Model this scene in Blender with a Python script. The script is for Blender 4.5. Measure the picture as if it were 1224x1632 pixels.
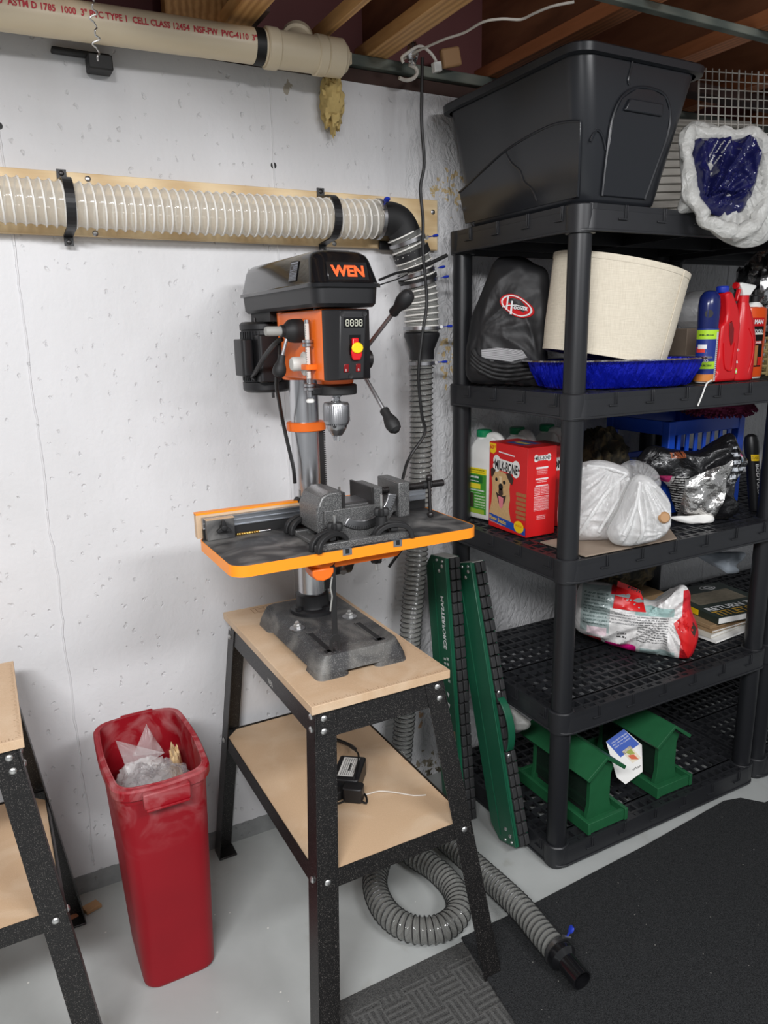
import bpy, math, random
from mathutils import Vector, Matrix, noise
V = Vector
random.seed(7)
SC = bpy.context.scene
COL = SC.collection
for o in list(bpy.data.objects): bpy.data.objects.remove(o)
PI = math.pi

# ------------------------------------------------------------------ camera
CAMP = V((0.0, -2.0, 1.53)); FPX = 1181.11
YAW, PITCH, ROLL = 0.49231396, 0.23539221, 0.02009689
_f = V((math.sin(YAW)*math.cos(PITCH), math.cos(YAW)*math.cos(PITCH), -math.sin(PITCH)))
_r = V((math.cos(YAW), -math.sin(YAW), 0)); _d = _f.cross(_r)
CR = math.cos(ROLL)*_r + math.sin(ROLL)*_d
CD = -math.sin(ROLL)*_r + math.cos(ROLL)*_d
cam = bpy.data.cameras.new('camera'); camo = bpy.data.objects.new('camera', cam); COL.objects.link(camo)
m = Matrix.Identity(4)
for i in range(3):
    m[i][0] = CR[i]; m[i][1] = -CD[i]; m[i][2] = -_f[i]; m[i][3] = CAMP[i]
camo.matrix_world = m
cam.sensor_fit = 'VERTICAL'; cam.sensor_height = 24; cam.lens = 24*FPX/1632; cam.clip_start = .02
SC.camera = camo
# ------------------------------------------------------------------ light
SC.view_settings.view_transform = 'Standard'; SC.view_settings.look = 'None'
SC.view_settings.gamma = 1; SC.view_settings.use_curve_mapping = False
SC.view_settings.exposure = 0.0
W = bpy.data.worlds.new('world'); SC.world = W; W.use_nodes = True
W.node_tree.nodes['Background'].inputs[0].default_value = (.93, .96, 1, 1)
W.node_tree.nodes['Background'].inputs[1].default_value = .32
def area(name, loc, tgt, sx, sy, power, col=(.985, .985, 1)):
    L = bpy.data.lights.new(name, 'AREA'); L.shape = 'RECTANGLE'; L.size = sx; L.size_y = sy; L.energy = power; L.color = col
    o = bpy.data.objects.new(name, L); COL.objects.link(o); o.location = loc
    o.rotation_euler = (V(tgt)-V(loc)).to_track_quat('-Z', 'Y').to_euler(); return o
area('ceiling_and_fill_light', (-.8, -2.6, 2.56), (-.45, -1.55, .0), 1.2, .3, 98)
area('ceiling_and_fill_light', (1.3, -3.0, 2.56), (1.2, -1.7, .0), 1.2, .3, 46)  # added fill lamp, softens the key shadow right of the drill press

# ------------------------------------------------------------------ pixel -> point helpers (design aid: a pixel on a known plane)
def ray(x, y): return CR*((x-612)/FPX) + CD*((y-816)/FPX) + _f
def AX(x, y, X): d = ray(x, y); return CAMP + d*((X-CAMP.x)/d.x)
def AY(x, y, Y): d = ray(x, y); return CAMP + d*((Y-CAMP.y)/d.y)
def AZ(x, y, Z): d = ray(x, y); return CAMP + d*((Z-CAMP.z)/d.z)
def AP(x, y, p, n): d = ray(x, y); n = V(n); return CAMP + d*((V(p)-CAMP).dot(n)/d.dot(n))

# ------------------------------------------------------------------ materials
def S(r, g, b):
    f = lambda c: c/12.92 if c <= .04045 else ((c+.055)/1.055)**2.4
    return (f(r/255), f(g/255), f(b/255), 1)
class NT:
    def __init__(s, name):
        s.m = bpy.data.materials.new(name); s.m.use_nodes = True; s.t = s.m.node_tree; s.p = s.t.nodes['Principled BSDF']
        s.out = s.t.nodes['Material Output']
    def n(s, typ, ins=None, **kw):
        q = s.t.nodes.new(typ)
        for k, v in kw.items(): setattr(q, k, v)
        for k, v in (ins or {}).items(): s.set(q.inputs[k], v)
        return q
    def set(s, sock, v):
        if hasattr(v, 'links'): s.t.links.new(v, sock)
        else: sock.default_value = v
    def P(s, **kw):
        for k, v in kw.items(): s.set(s.p.inputs[k.replace('_', ' ')], v)
    def math(s, op, a, b=0.0):
        q = s.n('ShaderNodeMath', operation=op); s.set(q.inputs[0], a); s.set(q.inputs[1], b); return q.outputs[0]
    def mix(s, f, a, b):
        q = s.n('ShaderNodeMix', data_type='RGBA'); s.set(q.inputs[0], f); s.set(q.inputs[6], a); s.set(q.inputs[7], b); return q.outputs[2]
    def co(s, kind='Object'): return s.n('ShaderNodeTexCoord').outputs[kind]
    def map(s, v, scale): return s.n('ShaderNodeMapping', {0: v, 3: scale}).outputs[0]
    def noise(s, v, scale, detail=3, dist=0.0, rough=.5):
        return s.n('ShaderNodeTexNoise', {'Vector': v, 'Scale': scale, 'Detail': detail, 'Distortion': dist, 'Roughness': rough}).outputs['Fac']
    def ramp(s, f, stops):
        q = s.n('ShaderNodeValToRGB', {0: f}); e = q.color_ramp.elements
        while len(e) < len(stops): e.new(.5)
        for i, (p, c) in enumerate(stops): e[i].position = p; e[i].color = c if len(c) == 4 else (*c, 1)
        return q.outputs[0]
    def bump(s, h, strength=.3, dist=.002, nrm=None):
        q = s.n('ShaderNodeBump', {'Height': h, 'Strength': strength, 'Distance': dist})
        if nrm is not None: s.set(q.inputs['Normal'], nrm)
        return q.outputs[0]
BW = lambda v: (v, v, v, 1)
def mul(c, k): return (min(1, c[0]*k), min(1, c[1]*k), min(1, c[2]*k), 1)
def mat(name, col, rough=.5, metal=0, var=0, vs=30, bump=0, bs=300, spec=.5, coat=0, bd=.001):
    n = NT(name); n.P(Roughness=rough, Metallic=metal)
    n.p.inputs['Specular IOR Level'].default_value = spec; n.p.inputs['Coat Weight'].default_value = coat
    c = n.co()
    if var: n.P(Base_Color=n.mix(n.noise(c, vs, 5), mul(col, 1-var), mul(col, 1+var)))
    else: n.P(Base_Color=col)
    if bump: n.P(Normal=n.bump(n.noise(c, bs, 4), bump, bd))
    return n.m
def speckle(name, base, spot, scale=900, thr=.62, rough=.5, metal=.2, dust=None):
    n = NT(name); c = n.co(); f = n.noise(c, scale, 2)
    col = n.mix(n.ramp(f, [(thr-.08, BW(0)), (thr+.05, BW(1))]), base, spot)
    if dust:
        d = n.ramp(n.noise(c, 9, 5, 1.2), [(.45, BW(0)), (.75, BW(1))])
        col = n.mix(n.math('MULTIPLY', d, .6), col, dust)
    n.P(Base_Color=col, Roughness=rough, Metallic=metal, Normal=n.bump(f, .5, .0006)); return n.m
def clear(name, tint, opac, body, rough=.12):
    n = NT(name)
    tr = n.n('ShaderNodeBsdfTransparent', {0: tint}); n.P(Base_Color=body, Roughness=rough)
    fr = n.n('ShaderNodeLayerWeight', {0: .35}).outputs['Facing']
    f = n.math('ADD', n.math('MULTIPLY', fr, .35), opac)
    mx = n.n('ShaderNodeMixShader', {0: f, 1: tr.outputs[0], 2: n.p.outputs[0]}); n.set(n.out.inputs[0], mx.outputs[0]); return n.m
def film(name, col, opac, rough=.25, bump=.6, scale=28):
    n = NT(name); c = n.co(); h = n.noise(c, scale, 5, 1.5)
    n.P(Base_Color=col, Roughness=rough, Normal=n.bump(h, bump, .012))
    tr = n.n('ShaderNodeBsdfTranslucent', {0: col})
    m1 = n.n('ShaderNodeMixShader', {0: .3, 1: n.p.outputs[0], 2: tr.outputs[0]})
    m2 = n.n('ShaderNodeMixShader', {0: opac, 1: n.n('ShaderNodeBsdfTransparent').outputs[0], 2: m1.outputs[0]})
    n.set(n.out.inputs[0], m2.outputs[0]); return n.m
def printed(name, base, rects, rough=.4, bump=0, coat=0, var=0):
    """flat print: stack of rectangles in UV. rect = (u0,u1,v0,v1,color[,lines per unit v])"""
    n = NT(name); uv = n.co('UV'); sx = n.n('ShaderNodeSeparateXYZ', {0: uv}); u, v = sx.outputs[0], sx.outputs[1]
    col = base if not var else n.mix(n.noise(uv, 5, 4), mul(base, 1-var), mul(base, 1+var))
    for R in rects:
        u0, u1, v0, v1, c = R[:5]
        k = n.math('MULTIPLY', n.math('MULTIPLY', n.math('GREATER_THAN', u, u0), n.math('LESS_THAN', u, u1)),
                   n.math('MULTIPLY', n.math('GREATER_THAN', v, v0), n.math('LESS_THAN', v, v1)))
        if len(R) > 5:
            k = n.math('MULTIPLY', k, n.math('GREATER_THAN', n.math('SINE', n.math('MULTIPLY', v, R[5]*6.283)), 0.0))
            k = n.math('MULTIPLY', k, n.math('GREATER_THAN', n.noise(n.map(uv, (90, R[5]*1.0, 1)), 1.0, 1), .43))
        col = n.mix(k, col, c)
    n.P(Base_Color=col, Roughness=rough); n.p.inputs['Coat Weight'].default_value = coat
    if bump: n.P(Normal=n.bump(n.noise(n.co(), 30, 5, 1.2), bump, .012))
    return n.m

def m_wall():
    n = NT('painted_concrete'); c = n.co(); X = n.n('ShaderNodeSeparateXYZ', {0: c})
    big = n.noise(c, 2.2, 5, .6)
    col = n.ramp(big, [(.3, S(206, 206, 207)), (.7, S(220, 220, 222))])
    st = n.noise(n.map(c, (60, 60, 6)), 1.0, 4)
    col = n.mix(n.math('MULTIPLY', st, .12), col, S(190, 188, 184))
    dv = n.n('ShaderNodeVectorMath', {0: n.map(c, (1, 1, .8)), 1: n.n('ShaderNodeVectorMath', {0: n.n('ShaderNodeTexNoise', {'Vector': c, 'Scale': 70.0, 'Detail': 3.0}).outputs['Color'], 3: .022}, operation='SCALE').outputs[0]}, operation='ADD').outputs[0]
    pits = n.n('ShaderNodeTexVoronoi', {'Vector': dv, 'Scale': 46.0}, feature='F1')
    pit = n.ramp(pits.outputs['Distance'], [(.06, BW(0)), (.24, BW(1))])
    rnd = n.n('ShaderNodeSeparateXYZ', {0: pits.outputs['Color']}).outputs[0]
    pit = n.math('MAXIMUM', pit, n.math('LESS_THAN', rnd, .55))
    fine = n.noise(c, 90, 6, .2)
    mid = n.noise(n.map(c, (26, 26, 14)), 1.0, 5, .5)
    rough = n.noise(n.map(c, (28, 28, 17)), 1.0, 6, 2.6)
    rmask = n.ramp(n.math('ADD', X.outputs[0], n.math('MULTIPLY', n.noise(c, 5, 3), .1)), [(.0, BW(0)), (.5, BW(0))])
    edge = n.math('ADD', X.outputs[0], n.math('MULTIPLY', n.noise(c, 7, 3), .08))
    rmask = n.math('MULTIPLY', n.math('GREATER_THAN', edge, 1.21), 1.0)
    hs = n.math('ADD', n.math('MULTIPLY', n.math('GREATER_THAN', edge, 0.97), .35), .5)
    h = n.math('ADD', n.math('MULTIPLY', fine, .22), n.math('MULTIPLY', mid, hs))
    h = n.math('ADD', h, n.math('MULTIPLY', pit, .7))
    h = n.math('ADD', h, n.math('MULTIPLY', n.math('MULTIPLY', rough, rmask), 3.2))
    # yellow foam stains, rust drip, mould at the base: dirt with a shape of its own
    def spot(px, pz, rx, rz, thr=.5, sc=45):
        d = n.math('ADD', n.math('POWER', n.math('DIVIDE', n.math('SUBTRACT', X.outputs[0], px), rx), 2.0),
                   n.math('POWER', n.math('DIVIDE', n.math('SUBTRACT', X.outputs[2], pz), rz), 2.0))
        return n.math('GREATER_THAN', n.math('SUBTRACT', n.noise(c, sc, 4, .5), n.math('MULTIPLY', d, .22)), thr)
    for (px, pz, rx, rz, cc) in ((1.325, 1.955, .09, .09, S(206, 176, 112)), (1.27, 1.95, .03, .03, S(200, 175, 120)), (1.315, 1.45, .05, .12, S(212, 180, 110)),
                                 (1.20, .23, .014, .09, S(176, 128, 70)), (1.24, .02, .13, .10, S(120, 105, 70)), (1.26, .0, .12, .07, S(70, 62, 48)), (.81, 2.165, .02, .03, S(150, 140, 120))):
        col = n.mix(n.math('MULTIPLY', spot(px, pz, rx, rz), .8), col, cc)
    band = n.math('LESS_THAN', n.math('ADD', X.outputs[2], n.math('MULTIPLY', n.noise(c, 40, 3), .012)), .066)
    band = n.math('MULTIPLY', band, n.math('LESS_THAN', X.outputs[0], 1.05))
    gp = n.mix(n.noise(c, 30, 4), S(112, 114, 114), S(146, 148, 147))
    col = n.mix(band, col, gp)
    n.P(Base_Color=col, Roughness=.62, Normal=n.bump(h, .75, .0042)); return n.m
def m_floor():
    n = NT('grey_floor_paint'); c = n.co()
    col = n.ramp(n.noise(c, 3.2, 6, .4), [(.3, S(160, 163, 161)), (.7, S(180, 183, 181))])
    stain = n.ramp(n.noise(c, 7, 5, 1.0), [(.62, BW(0)), (.75, BW(1))])
    col = n.mix(n.math('MULTIPLY', stain, .35), col, S(138, 134, 122))
    v = n.n('ShaderNodeTexVoronoi', {'Vector': c, 'Scale': 26.0}); r = n.n('ShaderNodeSeparateXYZ', {0: v.outputs['Color']}).outputs[0]
    dots = n.math('MULTIPLY', n.math('LESS_THAN', v.outputs['Distance'], .07), n.math('GREATER_THAN', r, .72))
    col = n.mix(dots, col, S(215, 214, 208))
    n.P(Base_Color=col, Roughness=.38, Normal=n.bump(n.noise(c, 60, 4), .12, .002)); return n.m
def m_wood(name, a, b, scale=(6, 60, 60), dist=3.0, rough=.5, dust=None):
    n = NT(name); c = n.co(); w = n.noise(n.map(c, scale), 1.0, 6, dist*.2)
    g = n.n('ShaderNodeTexWave', {'Vector': n.map(c, tuple(s*.28 for s in scale)), 'Scale': 1.3, 'Distortion': dist, 'Detail': 3.0}).outputs['Fac']
    f = n.math('ADD', n.math('MULTIPLY', w, .55), n.math('MULTIPLY', g, .45))
    n.P(Base_Color=n.ramp(f, [(.25, a), (.75, b)]), Roughness=rough, Normal=n.bump(f, .15, .001)); return n.m
def m_mdf():
    n = NT('mdf_board'); c = n.co(); col = n.mix(n.noise(c, 420, 3), S(186, 156, 124), S(210, 180, 147))
    d = n.ramp(n.noise(c, 6, 5, 1.5), [(.45, BW(0)), (.72, BW(1))])
    n.P(Base_Color=n.mix(n.math('MULTIPLY', d, .45), col, S(222, 202, 176)), Roughness=.55); return n.m
def m_carpet(name, a, b, pattern=False):
    n = NT(name); c = n.co(); f = n.noise(c, 420, 3, .3); col = n.ramp(f, [(.35, a), (.7, b)])
    v = n.n('ShaderNodeTexVoronoi', {'Vector': c, 'Scale': 60.0}); r = n.n('ShaderNodeSeparateXYZ', {0: v.outputs['Color']}).outputs[0]
    col = n.mix(n.math('MULTIPLY', n.math('LESS_THAN', v.outputs['Distance'], .075), n.math('GREATER_THAN', r, .86)), col, S(150, 148, 142))
    h = n.math('MULTIPLY', f, 1.0)
    if pattern:
        X = n.n('ShaderNodeSeparateXYZ', {0: c})
        def stripes(ax): return n.math('SINE', n.math('MULTIPLY', ax, 6.283/.0165))
        ch = n.math('MULTIPLY', n.math('GREATER_THAN', n.math('SINE', n.math('MULTIPLY', X.outputs[0], 6.283/.13)), 0.0), 1.0)
        ch2 = n.math('GREATER_THAN', n.math('SINE', n.math('MULTIPLY', X.outputs[1], 6.283/.13)), 0.0)
        xor = n.math('ABSOLUTE', n.math('SUBTRACT', ch, ch2))
        s = n.math('ADD', n.math('MULTIPLY', stripes(X.outputs[0]), xor), n.math('MULTIPLY', stripes(X.outputs[1]), n.math('SUBTRACT', 1.0, xor)))
        inner = n.math('LESS_THAN', X.outputs[1], -.045)
        s = n.math('MULTIPLY', s, inner)
        col = n.mix(n.math('MULTIPLY', n.math('GREATER_THAN', s, .2), .28), col, S(120, 120, 118))
        h = n.math('ADD', h, n.math('MULTIPLY', s, .3))
    n.P(Base_Color=col, Roughness=.95, Normal=n.bump(h, .8, .003)); n.p.inputs['Specular IOR Level'].default_value = .1; return n.m

M = dict(
 wall=m_wall(), floor=m_floor(), mdf=m_mdf(),
 pine=m_wood('pine_board', S(206, 176, 130), S(232, 208, 166), (5, 40, 46), 5),
 joist_y=m_wood('joist_pine', S(184, 134, 80), S(222, 174, 114), (50, 5, 50), 4), joist_r=m_wood('joist_red', S(160, 96, 58), S(198, 126, 82), (50, 5, 50), 4),
 web=m_wood('joist_web', S(112, 72, 50), S(152, 100, 70), (30, 8, 30), 4), dark_red=mat('rim_board', S(104, 58, 58), .7, var=.25, vs=6), dark_wood=mat('dark_sill', S(66, 46, 40), .8, var=.3, vs=20),
 treated=m_wood('treated_sill', S(84, 92, 86), S(122, 126, 116), (6, 60, 60), 3, .7), subfloor=mat('subfloor', S(80, 50, 44), .8, var=.3, vs=5),
 black=mat('black_plastic', S(26, 26, 28), .42, var=.15, vs=40), blackg=mat('gloss_black', S(20, 20, 22), .16, coat=.3), blackm=mat('matte_black', S(26, 26, 27), .6, bump=.2, bs=500),
 shelf=mat('shelf_plastic', S(33, 34, 37), .42, var=.15, vs=25, bump=.12, bs=700), post=mat('post_plastic', S(29, 30, 33), .38, bump=.1, bs=700),
 tote=mat('tote_plastic', S(33, 35, 39), .3, var=.08, vs=8), tote2=mat('tote_smooth', S(31, 33, 37), .18),
 cast=speckle('hammered_black', S(34, 34, 35), S(92, 92, 92), 420, .6, .42, .3), castd=speckle('dusty_cast', S(56, 56, 57), S(100, 100, 100), 380, .62, .55, .2, dust=S(150, 148, 142)),
 leg=speckle('speckled_leg', S(26, 25, 25), S(96, 92, 88), 520, .66, .36, .2), vise=speckle('hammered_grey', S(74, 74, 75), S(138, 138, 136), 800, .56, .36, .35),
 orange=mat('orange_paint', S(240, 112, 30), .32, var=.06, vs=12), orange2=mat('orange_rim', S(255, 150, 28), .4), lamtop=None,
 chrome=mat('polished_steel', S(208, 208, 210), .27, 1), steel=mat('satin_steel', S(168, 168, 170), .34, 1, var=.1), alu=mat('aluminium', S(168, 172, 178), .36, .9), zinc=mat('zinc_bolt', S(205, 205, 203), .3, .9),
 dkmetal=mat('dark_metal', S(62, 60, 60), .35, .7), grey=mat('grey_plastic', S(150, 150, 146), .5), greyl=mat('pale_grey', S(205, 204, 198), .45),
 red=mat('red_plastic', S(205, 22, 30), .3), yellow=mat('yellow_plastic', S(250, 205, 20), .35), white=mat('white_plastic', S(236, 236, 232), .35), whitem=mat('white_paper', S(235, 234, 230), .7),
 bin=None, pvc=mat('pvc_cream', S(222, 208, 180), .35, var=.05, vs=6), redink=mat('red_ink', S(196, 60, 72), .6), blackink=mat('black_ink', S(22, 22, 22), .6), whiteink=mat('white_ink', S(235, 235, 235), .6), orangeink=mat('orange_ink', S(255, 96, 30), .4),
 milky=clear('milky_hose', (.97, .96, .93, 1), .42, S(226, 220, 208)), clearw=clear('clear_hose', (.93, .94, .93, 1), .5, S(138, 138, 134), .06), rib_w=mat('white_rib', S(240, 238, 232), .25), rib_k=mat('dark_rib', S(40, 40, 40), .3),
 blue=mat('blue_key', S(28, 52, 168), .4), cable=mat('black_cable', S(22, 22, 23), .45), cablew=mat('white_cable', S(216, 210, 200), .5),
 green=mat('sawhorse_green', S(22, 84, 60), .34, var=.08, vs=10), rubber=mat('rubber_tread', S(44, 44, 45), .65, var=.15, vs=60), hgreen=mat('green_stain', S(26, 88, 52), .55, var=.18, vs=26, bump=.3, bs=140),
 foam=mat('old_foam', S(196, 172, 112), .9, var=.25, vs=60, bump=.8, bs=90), linen=None, foilb=None, foil=mat('foil', S(215, 215, 216), .22, 1, bump=.5, bs=60, bd=.004),
 bagw=film('white_bag_film', S(244, 244, 243), .84, .22, .35, 40), bagc=film('clear_bag_film', S(225, 225, 225), .42, .12), bagg=film('grey_bag_film', S(206, 206, 202), .93, .3), navy=mat('navy_film', S(24, 26, 72), .2, bump=.3, bs=40, bd=.008),
 fabric=mat('black_fabric', S(30, 30, 32), .5, var=.1, vs=40, bump=.25, bs=900), mesh=None, pinkfab=mat('maroon_mop', S(112, 30, 66), .8, var=.3, vs=60), crate=mat('blue_crate', S(22, 74, 190), .4), card=mat('cardboard', S(150, 134, 118), .8, var=.2, vs=14), cardb=mat('brown_paper', S(150, 122, 88), .8, var=.1),
 camo=None, tan=mat('dog_tan', S(206, 168, 118), .6, var=.2, vs=120), tand=mat('dog_dark', S(60, 42, 34), .6), pink=mat('tongue_pink', S(226, 128, 140), .6), biscuit=mat('biscuit_brown', S(170, 106, 62), .6, var=.25, vs=200), boxred=mat('box_red', S(214, 30, 32), .38), bluep=mat('label_blue', S(24, 76, 172), .45), lime=mat('label_lime', S(160, 206, 40), .45), navyp=mat('navy_plastic', S(22, 34, 92), .22), capgreen=mat('green_cap', S(10, 132, 84), .4), orangeb=mat('orange_bottle', S(222, 84, 34), .3), wire=mat('white_wire', S(206, 203, 194), .45), basket=mat('beige_basket', S(186, 166, 112), .6), wood=mat('scrap_wood', S(176, 136, 96), .6), insul=mat('tape_black', S(18, 18, 18), .5), gold=mat('gold_bit', S(206, 170, 92), .3, .9), reddark=mat('red_lens', S(120, 14, 18), .2), lcd=mat('display_black', S(14, 14, 15), .15), seg=mat('display_segments', S(226, 226, 206), .4), purple=mat('purple_liner', S(66, 40, 62), .7), gpaper=mat('grey_panel', S(176, 172, 164), .6, var=.05),
)
M['rodsteel'] = mat('rod_steel', S(150, 150, 152), .42, .8)
def m_lam():
    n = NT('black_laminate'); c = n.co(); d = n.ramp(n.noise(c, 7, 6, 1.8), [(.42, BW(0)), (.8, BW(1))])
    n.P(Base_Color=n.mix(n.math('MULTIPLY', d, .75), S(50, 50, 51), S(160, 158, 154)), Roughness=.5); return n.m
M['lamtop'] = m_lam()
def m_bin():
    n = NT('red_bin_plastic'); c = n.co(); z = n.n('ShaderNodeSeparateXYZ', {0: c}).outputs[2]
    d = n.math('MULTIPLY', n.ramp(n.noise(c, 13, 6, 1.2), [(.45, BW(0)), (.78, BW(1))]), n.math('MULTIPLY', n.math('MAXIMUM', n.math('SUBTRACT', z, .40), 0.0), 3.0))
    n.P(Base_Color=n.mix(n.math('MINIMUM', d, .55), n.mix(n.noise(c, 5, 4), S(124, 6, 20), S(152, 10, 27)), S(196, 150, 150)), Roughness=.46); n.p.inputs['Specular IOR Level'].default_value = .3; return n.m
M['bin'] = m_bin()
def m_linen():
    n = NT('cream_linen'); c = n.co(); a = n.noise(n.map(c, (40, 40, 900)), 1.0, 2); b = n.noise(n.map(c, (900, 900, 30)), 1.0, 2)
    f = n.math('ADD', n.math('MULTIPLY', a, .5), n.math('MULTIPLY', b, .5))
    n.P(Base_Color=n.ramp(f, [(.35, S(206, 196, 176)), (.65, S(228, 219, 200))]), Roughness=.85, Normal=n.bump(f, .3, .0006)); return n.m
M['linen'] = m_linen()
def m_foilb():
    n = NT('blue_foil'); c = n.co(); h = n.noise(n.map(c, (70, 70, 7)), 1.0, 4, .25)
    n.P(Base_Color=S(20, 34, 190), Metallic=.55, Roughness=.26, Normal=n.bump(h, 1.0, .012)); return n.m
M['foilb'] = m_foilb()
def m_mesh():
    n = NT('grey_mesh_fabric'); c = n.co(); f = n.n('ShaderNodeTexChecker', {'Vector': c, 'Scale': 420.0}).outputs['Fac']
    n.P(Base_Color=n.mix(f, S(110, 110, 112), S(196, 196, 198)), Roughness=.7); return n.m
M['mesh'] = m_mesh()
def m_camo():
    n = NT('dark_camo'); c = n.co(); f = n.noise(c, 22, 4, 1.5)
    n.P(Base_Color=n.ramp(f, [(.35, S(26, 25, 22)), (.5, S(52, 47, 36)), (.62, S(96, 84, 58))]), Roughness=.7); return n.m
M['camo'] = m_camo()

# ------------------------------------------------------------------ mesh builder
ORI = {}
def wl(p): return ORI.get(p.name, V((0, 0, 0))) if p else V((0, 0, 0))
def rrect(x0, x1, y0, y1, r, n=4):
    P = []
    for cx, cy, a in ((x1-r, y1-r, 0), (x0+r, y1-r, 90), (x0+r, y0+r, 180), (x1-r, y0+r, 270)):
        for i in range(n+1):
            t = math.radians(a+90*i/n); P.append((cx+r*math.cos(t), cy+r*math.sin(t)))
    return P
def frame(d):
    d = V(d).normalized(); u = d.cross(V((0, 0, 1)))
    if u.length < .05: u = d.cross(V((0, 1, 0)))
    u.normalize(); return u, d.cross(u)
class MB:
    def __init__(s, xf=None): s.v = []; s.f = []; s.mi = []; s.uv = {}; s.xf = xf; s.cur = 0
    def add(s, vs, fs, uvs=None):
        o = len(s.v)
        for p in vs: s.v.append(V(p) if s.xf is None else s.xf @ V(p))
        for f in fs:
            if uvs: s.uv[len(s.f)] = [uvs[i] for i in f]
            s.f.append([i+o for i in f]); s.mi.append(s.cur)
        return s
    def box(s, x0, x1, y0, y1, z0, z1):
        return s.add([(x, y, z) for z in (z0, z1) for y in (y0, y1) for x in (x0, x1)],
                     [(0, 2, 3, 1), (4, 5, 7, 6), (0, 1, 5, 4), (2, 6, 7, 3), (0, 4, 6, 2), (1, 3, 7, 5)])
    def obox(s, c, ux, uy, uz):     # half-extent vectors
        c, ux, uy, uz = V(c), V(ux), V(uy), V(uz)
        return s.add([c+ux*a+uy*b+uz*d for d in (-1, 1) for b in (-1, 1) for a in (-1, 1)],
                     [(0, 2, 3, 1), (4, 5, 7, 6), (0, 1, 5, 4), (2, 6, 7, 3), (0, 4, 6, 2), (1, 3, 7, 5)])
    def bar(s, p0, p1, w, h, up=(0, 0, 1)):
        p0, p1 = V(p0), V(p1); d = p1-p0; a = d.cross(V(up)).normalized(); b = a.cross(d).normalized()
        return s.obox((p0+p1)/2, a*w/2, d/2, b*h/2)
    def loft(s, rings, cap0=True, cap1=True, uv=False):
        n = len(rings[0]); vs = [p for r in rings for p in r]; fs = []
        for i in range(len(rings)-1):
            for j in range(n):
                k = (j+1) % n; fs.append((i*n+j, i*n+k, (i+1)*n+k, (i+1)*n+j))
        if cap0: fs.append(tuple(range(n-1, -1, -1)))
        if cap1: fs.append(tuple(range((len(rings)-1)*n, len(rings)*n)))
        return s.add(vs, fs)
    def cyl(s, p0, p1, r0, r1=None, n=16): 
        r1 = r0 if r1 is None else r1; p0, p1 = V(p0), V(p1); u, w = frame(p1-p0)
        c = [(math.cos(2*PI*i/n), math.sin(2*PI*i/n)) for i in range(n)]
        return s.loft([[p0+u*(a*r0)+w*(b*r0) for a, b in c], [p1+u*(a*r1)+w*(b*r1) for a, b in c]])
    def lathe(s, prof, c, axis=(0, 0, 1), n=24, sx=1, sy=1, cap0=True, cap1=True, start=0):
        c = V(c); ax = V(axis).normalized()
        if abs(ax.z) > .999: u, w = V((1, 0, 0)), V((0, 1, 0))
        else: u, w = frame(ax)
        return s.loft([[c+ax*h+u*(max(r, 1e-5)*sx*math.cos(2*PI*i/n+start))+w*(max(r, 1e-5)*sy*math.sin(2*PI*i/n+start)) for i in range(n)] for r, h in prof], cap0, cap1)
    def tube(s, pts, r, n=8, closed=False):
        pts = [V(p) for p in pts]; N = len(pts); rr = r if hasattr(r, '__len__') else [r]*N; rings = []; u = None
        for i in range(N):
            a = pts[i-1] if (i or closed) else pts[0]; b = pts[(i+1) % N] if (i < N-1 or closed) else pts[-1]
            d = (b-a).normalized()
            if u is None: u, w = frame(d)
            else: u = (u-d*u.dot(d)).normalized()
            w = d.cross(u)
            rings.append([pts[i]+u*(rr[i]*math.cos(2*PI*k/n))+w*(rr[i]*math.sin(2*PI*k/n)) for k in range(n)])
        if closed: rings.append(rings[0])
        return s.loft(rings, not closed, not closed)
    def sphere(s, c, r, n=16, m=10, sc=(1, 1, 1)):
        return s.lathe([(r*math.sin(PI*i/m), -r*math.cos(PI*i/m)) for i in range(m+1)], c, n=n, cap0=False, cap1=False) if sc == (1, 1, 1) else \
            s.loft([[V(c)+V((r*math.sin(PI*i/m)*math.cos(2*PI*k/n)*sc[0]+1e-6*math.cos(2*PI*k/n), r*math.sin(PI*i/m)*math.sin(2*PI*k/n)*sc[1]+1e-6*math.sin(2*PI*k/n), -r*math.cos(PI*i/m)*sc[2])) for k in range(n)] for i in range(m+1)])
    def prism(s, poly, F, d0, d1):    # poly in (a,b); F(a,b,d)->point
        return s.loft([[F(a, b, d0) for a, b in poly], [F(a, b, d1) for a, b in poly]])
    def grid(s, fn, nu, nv):
        vs = []; uv = []
        for j in range(nv+1):
            for i in range(nu+1): vs.append(fn(i/nu, j/nv)); uv.append((i/nu, j/nv))
        fs = [(j*(nu+1)+i, j*(nu+1)+i+1, (j+1)*(nu+1)+i+1, (j+1)*(nu+1)+i) for j in range(nv) for i in range(nu)]
        return s.add(vs, fs, uv)
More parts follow.
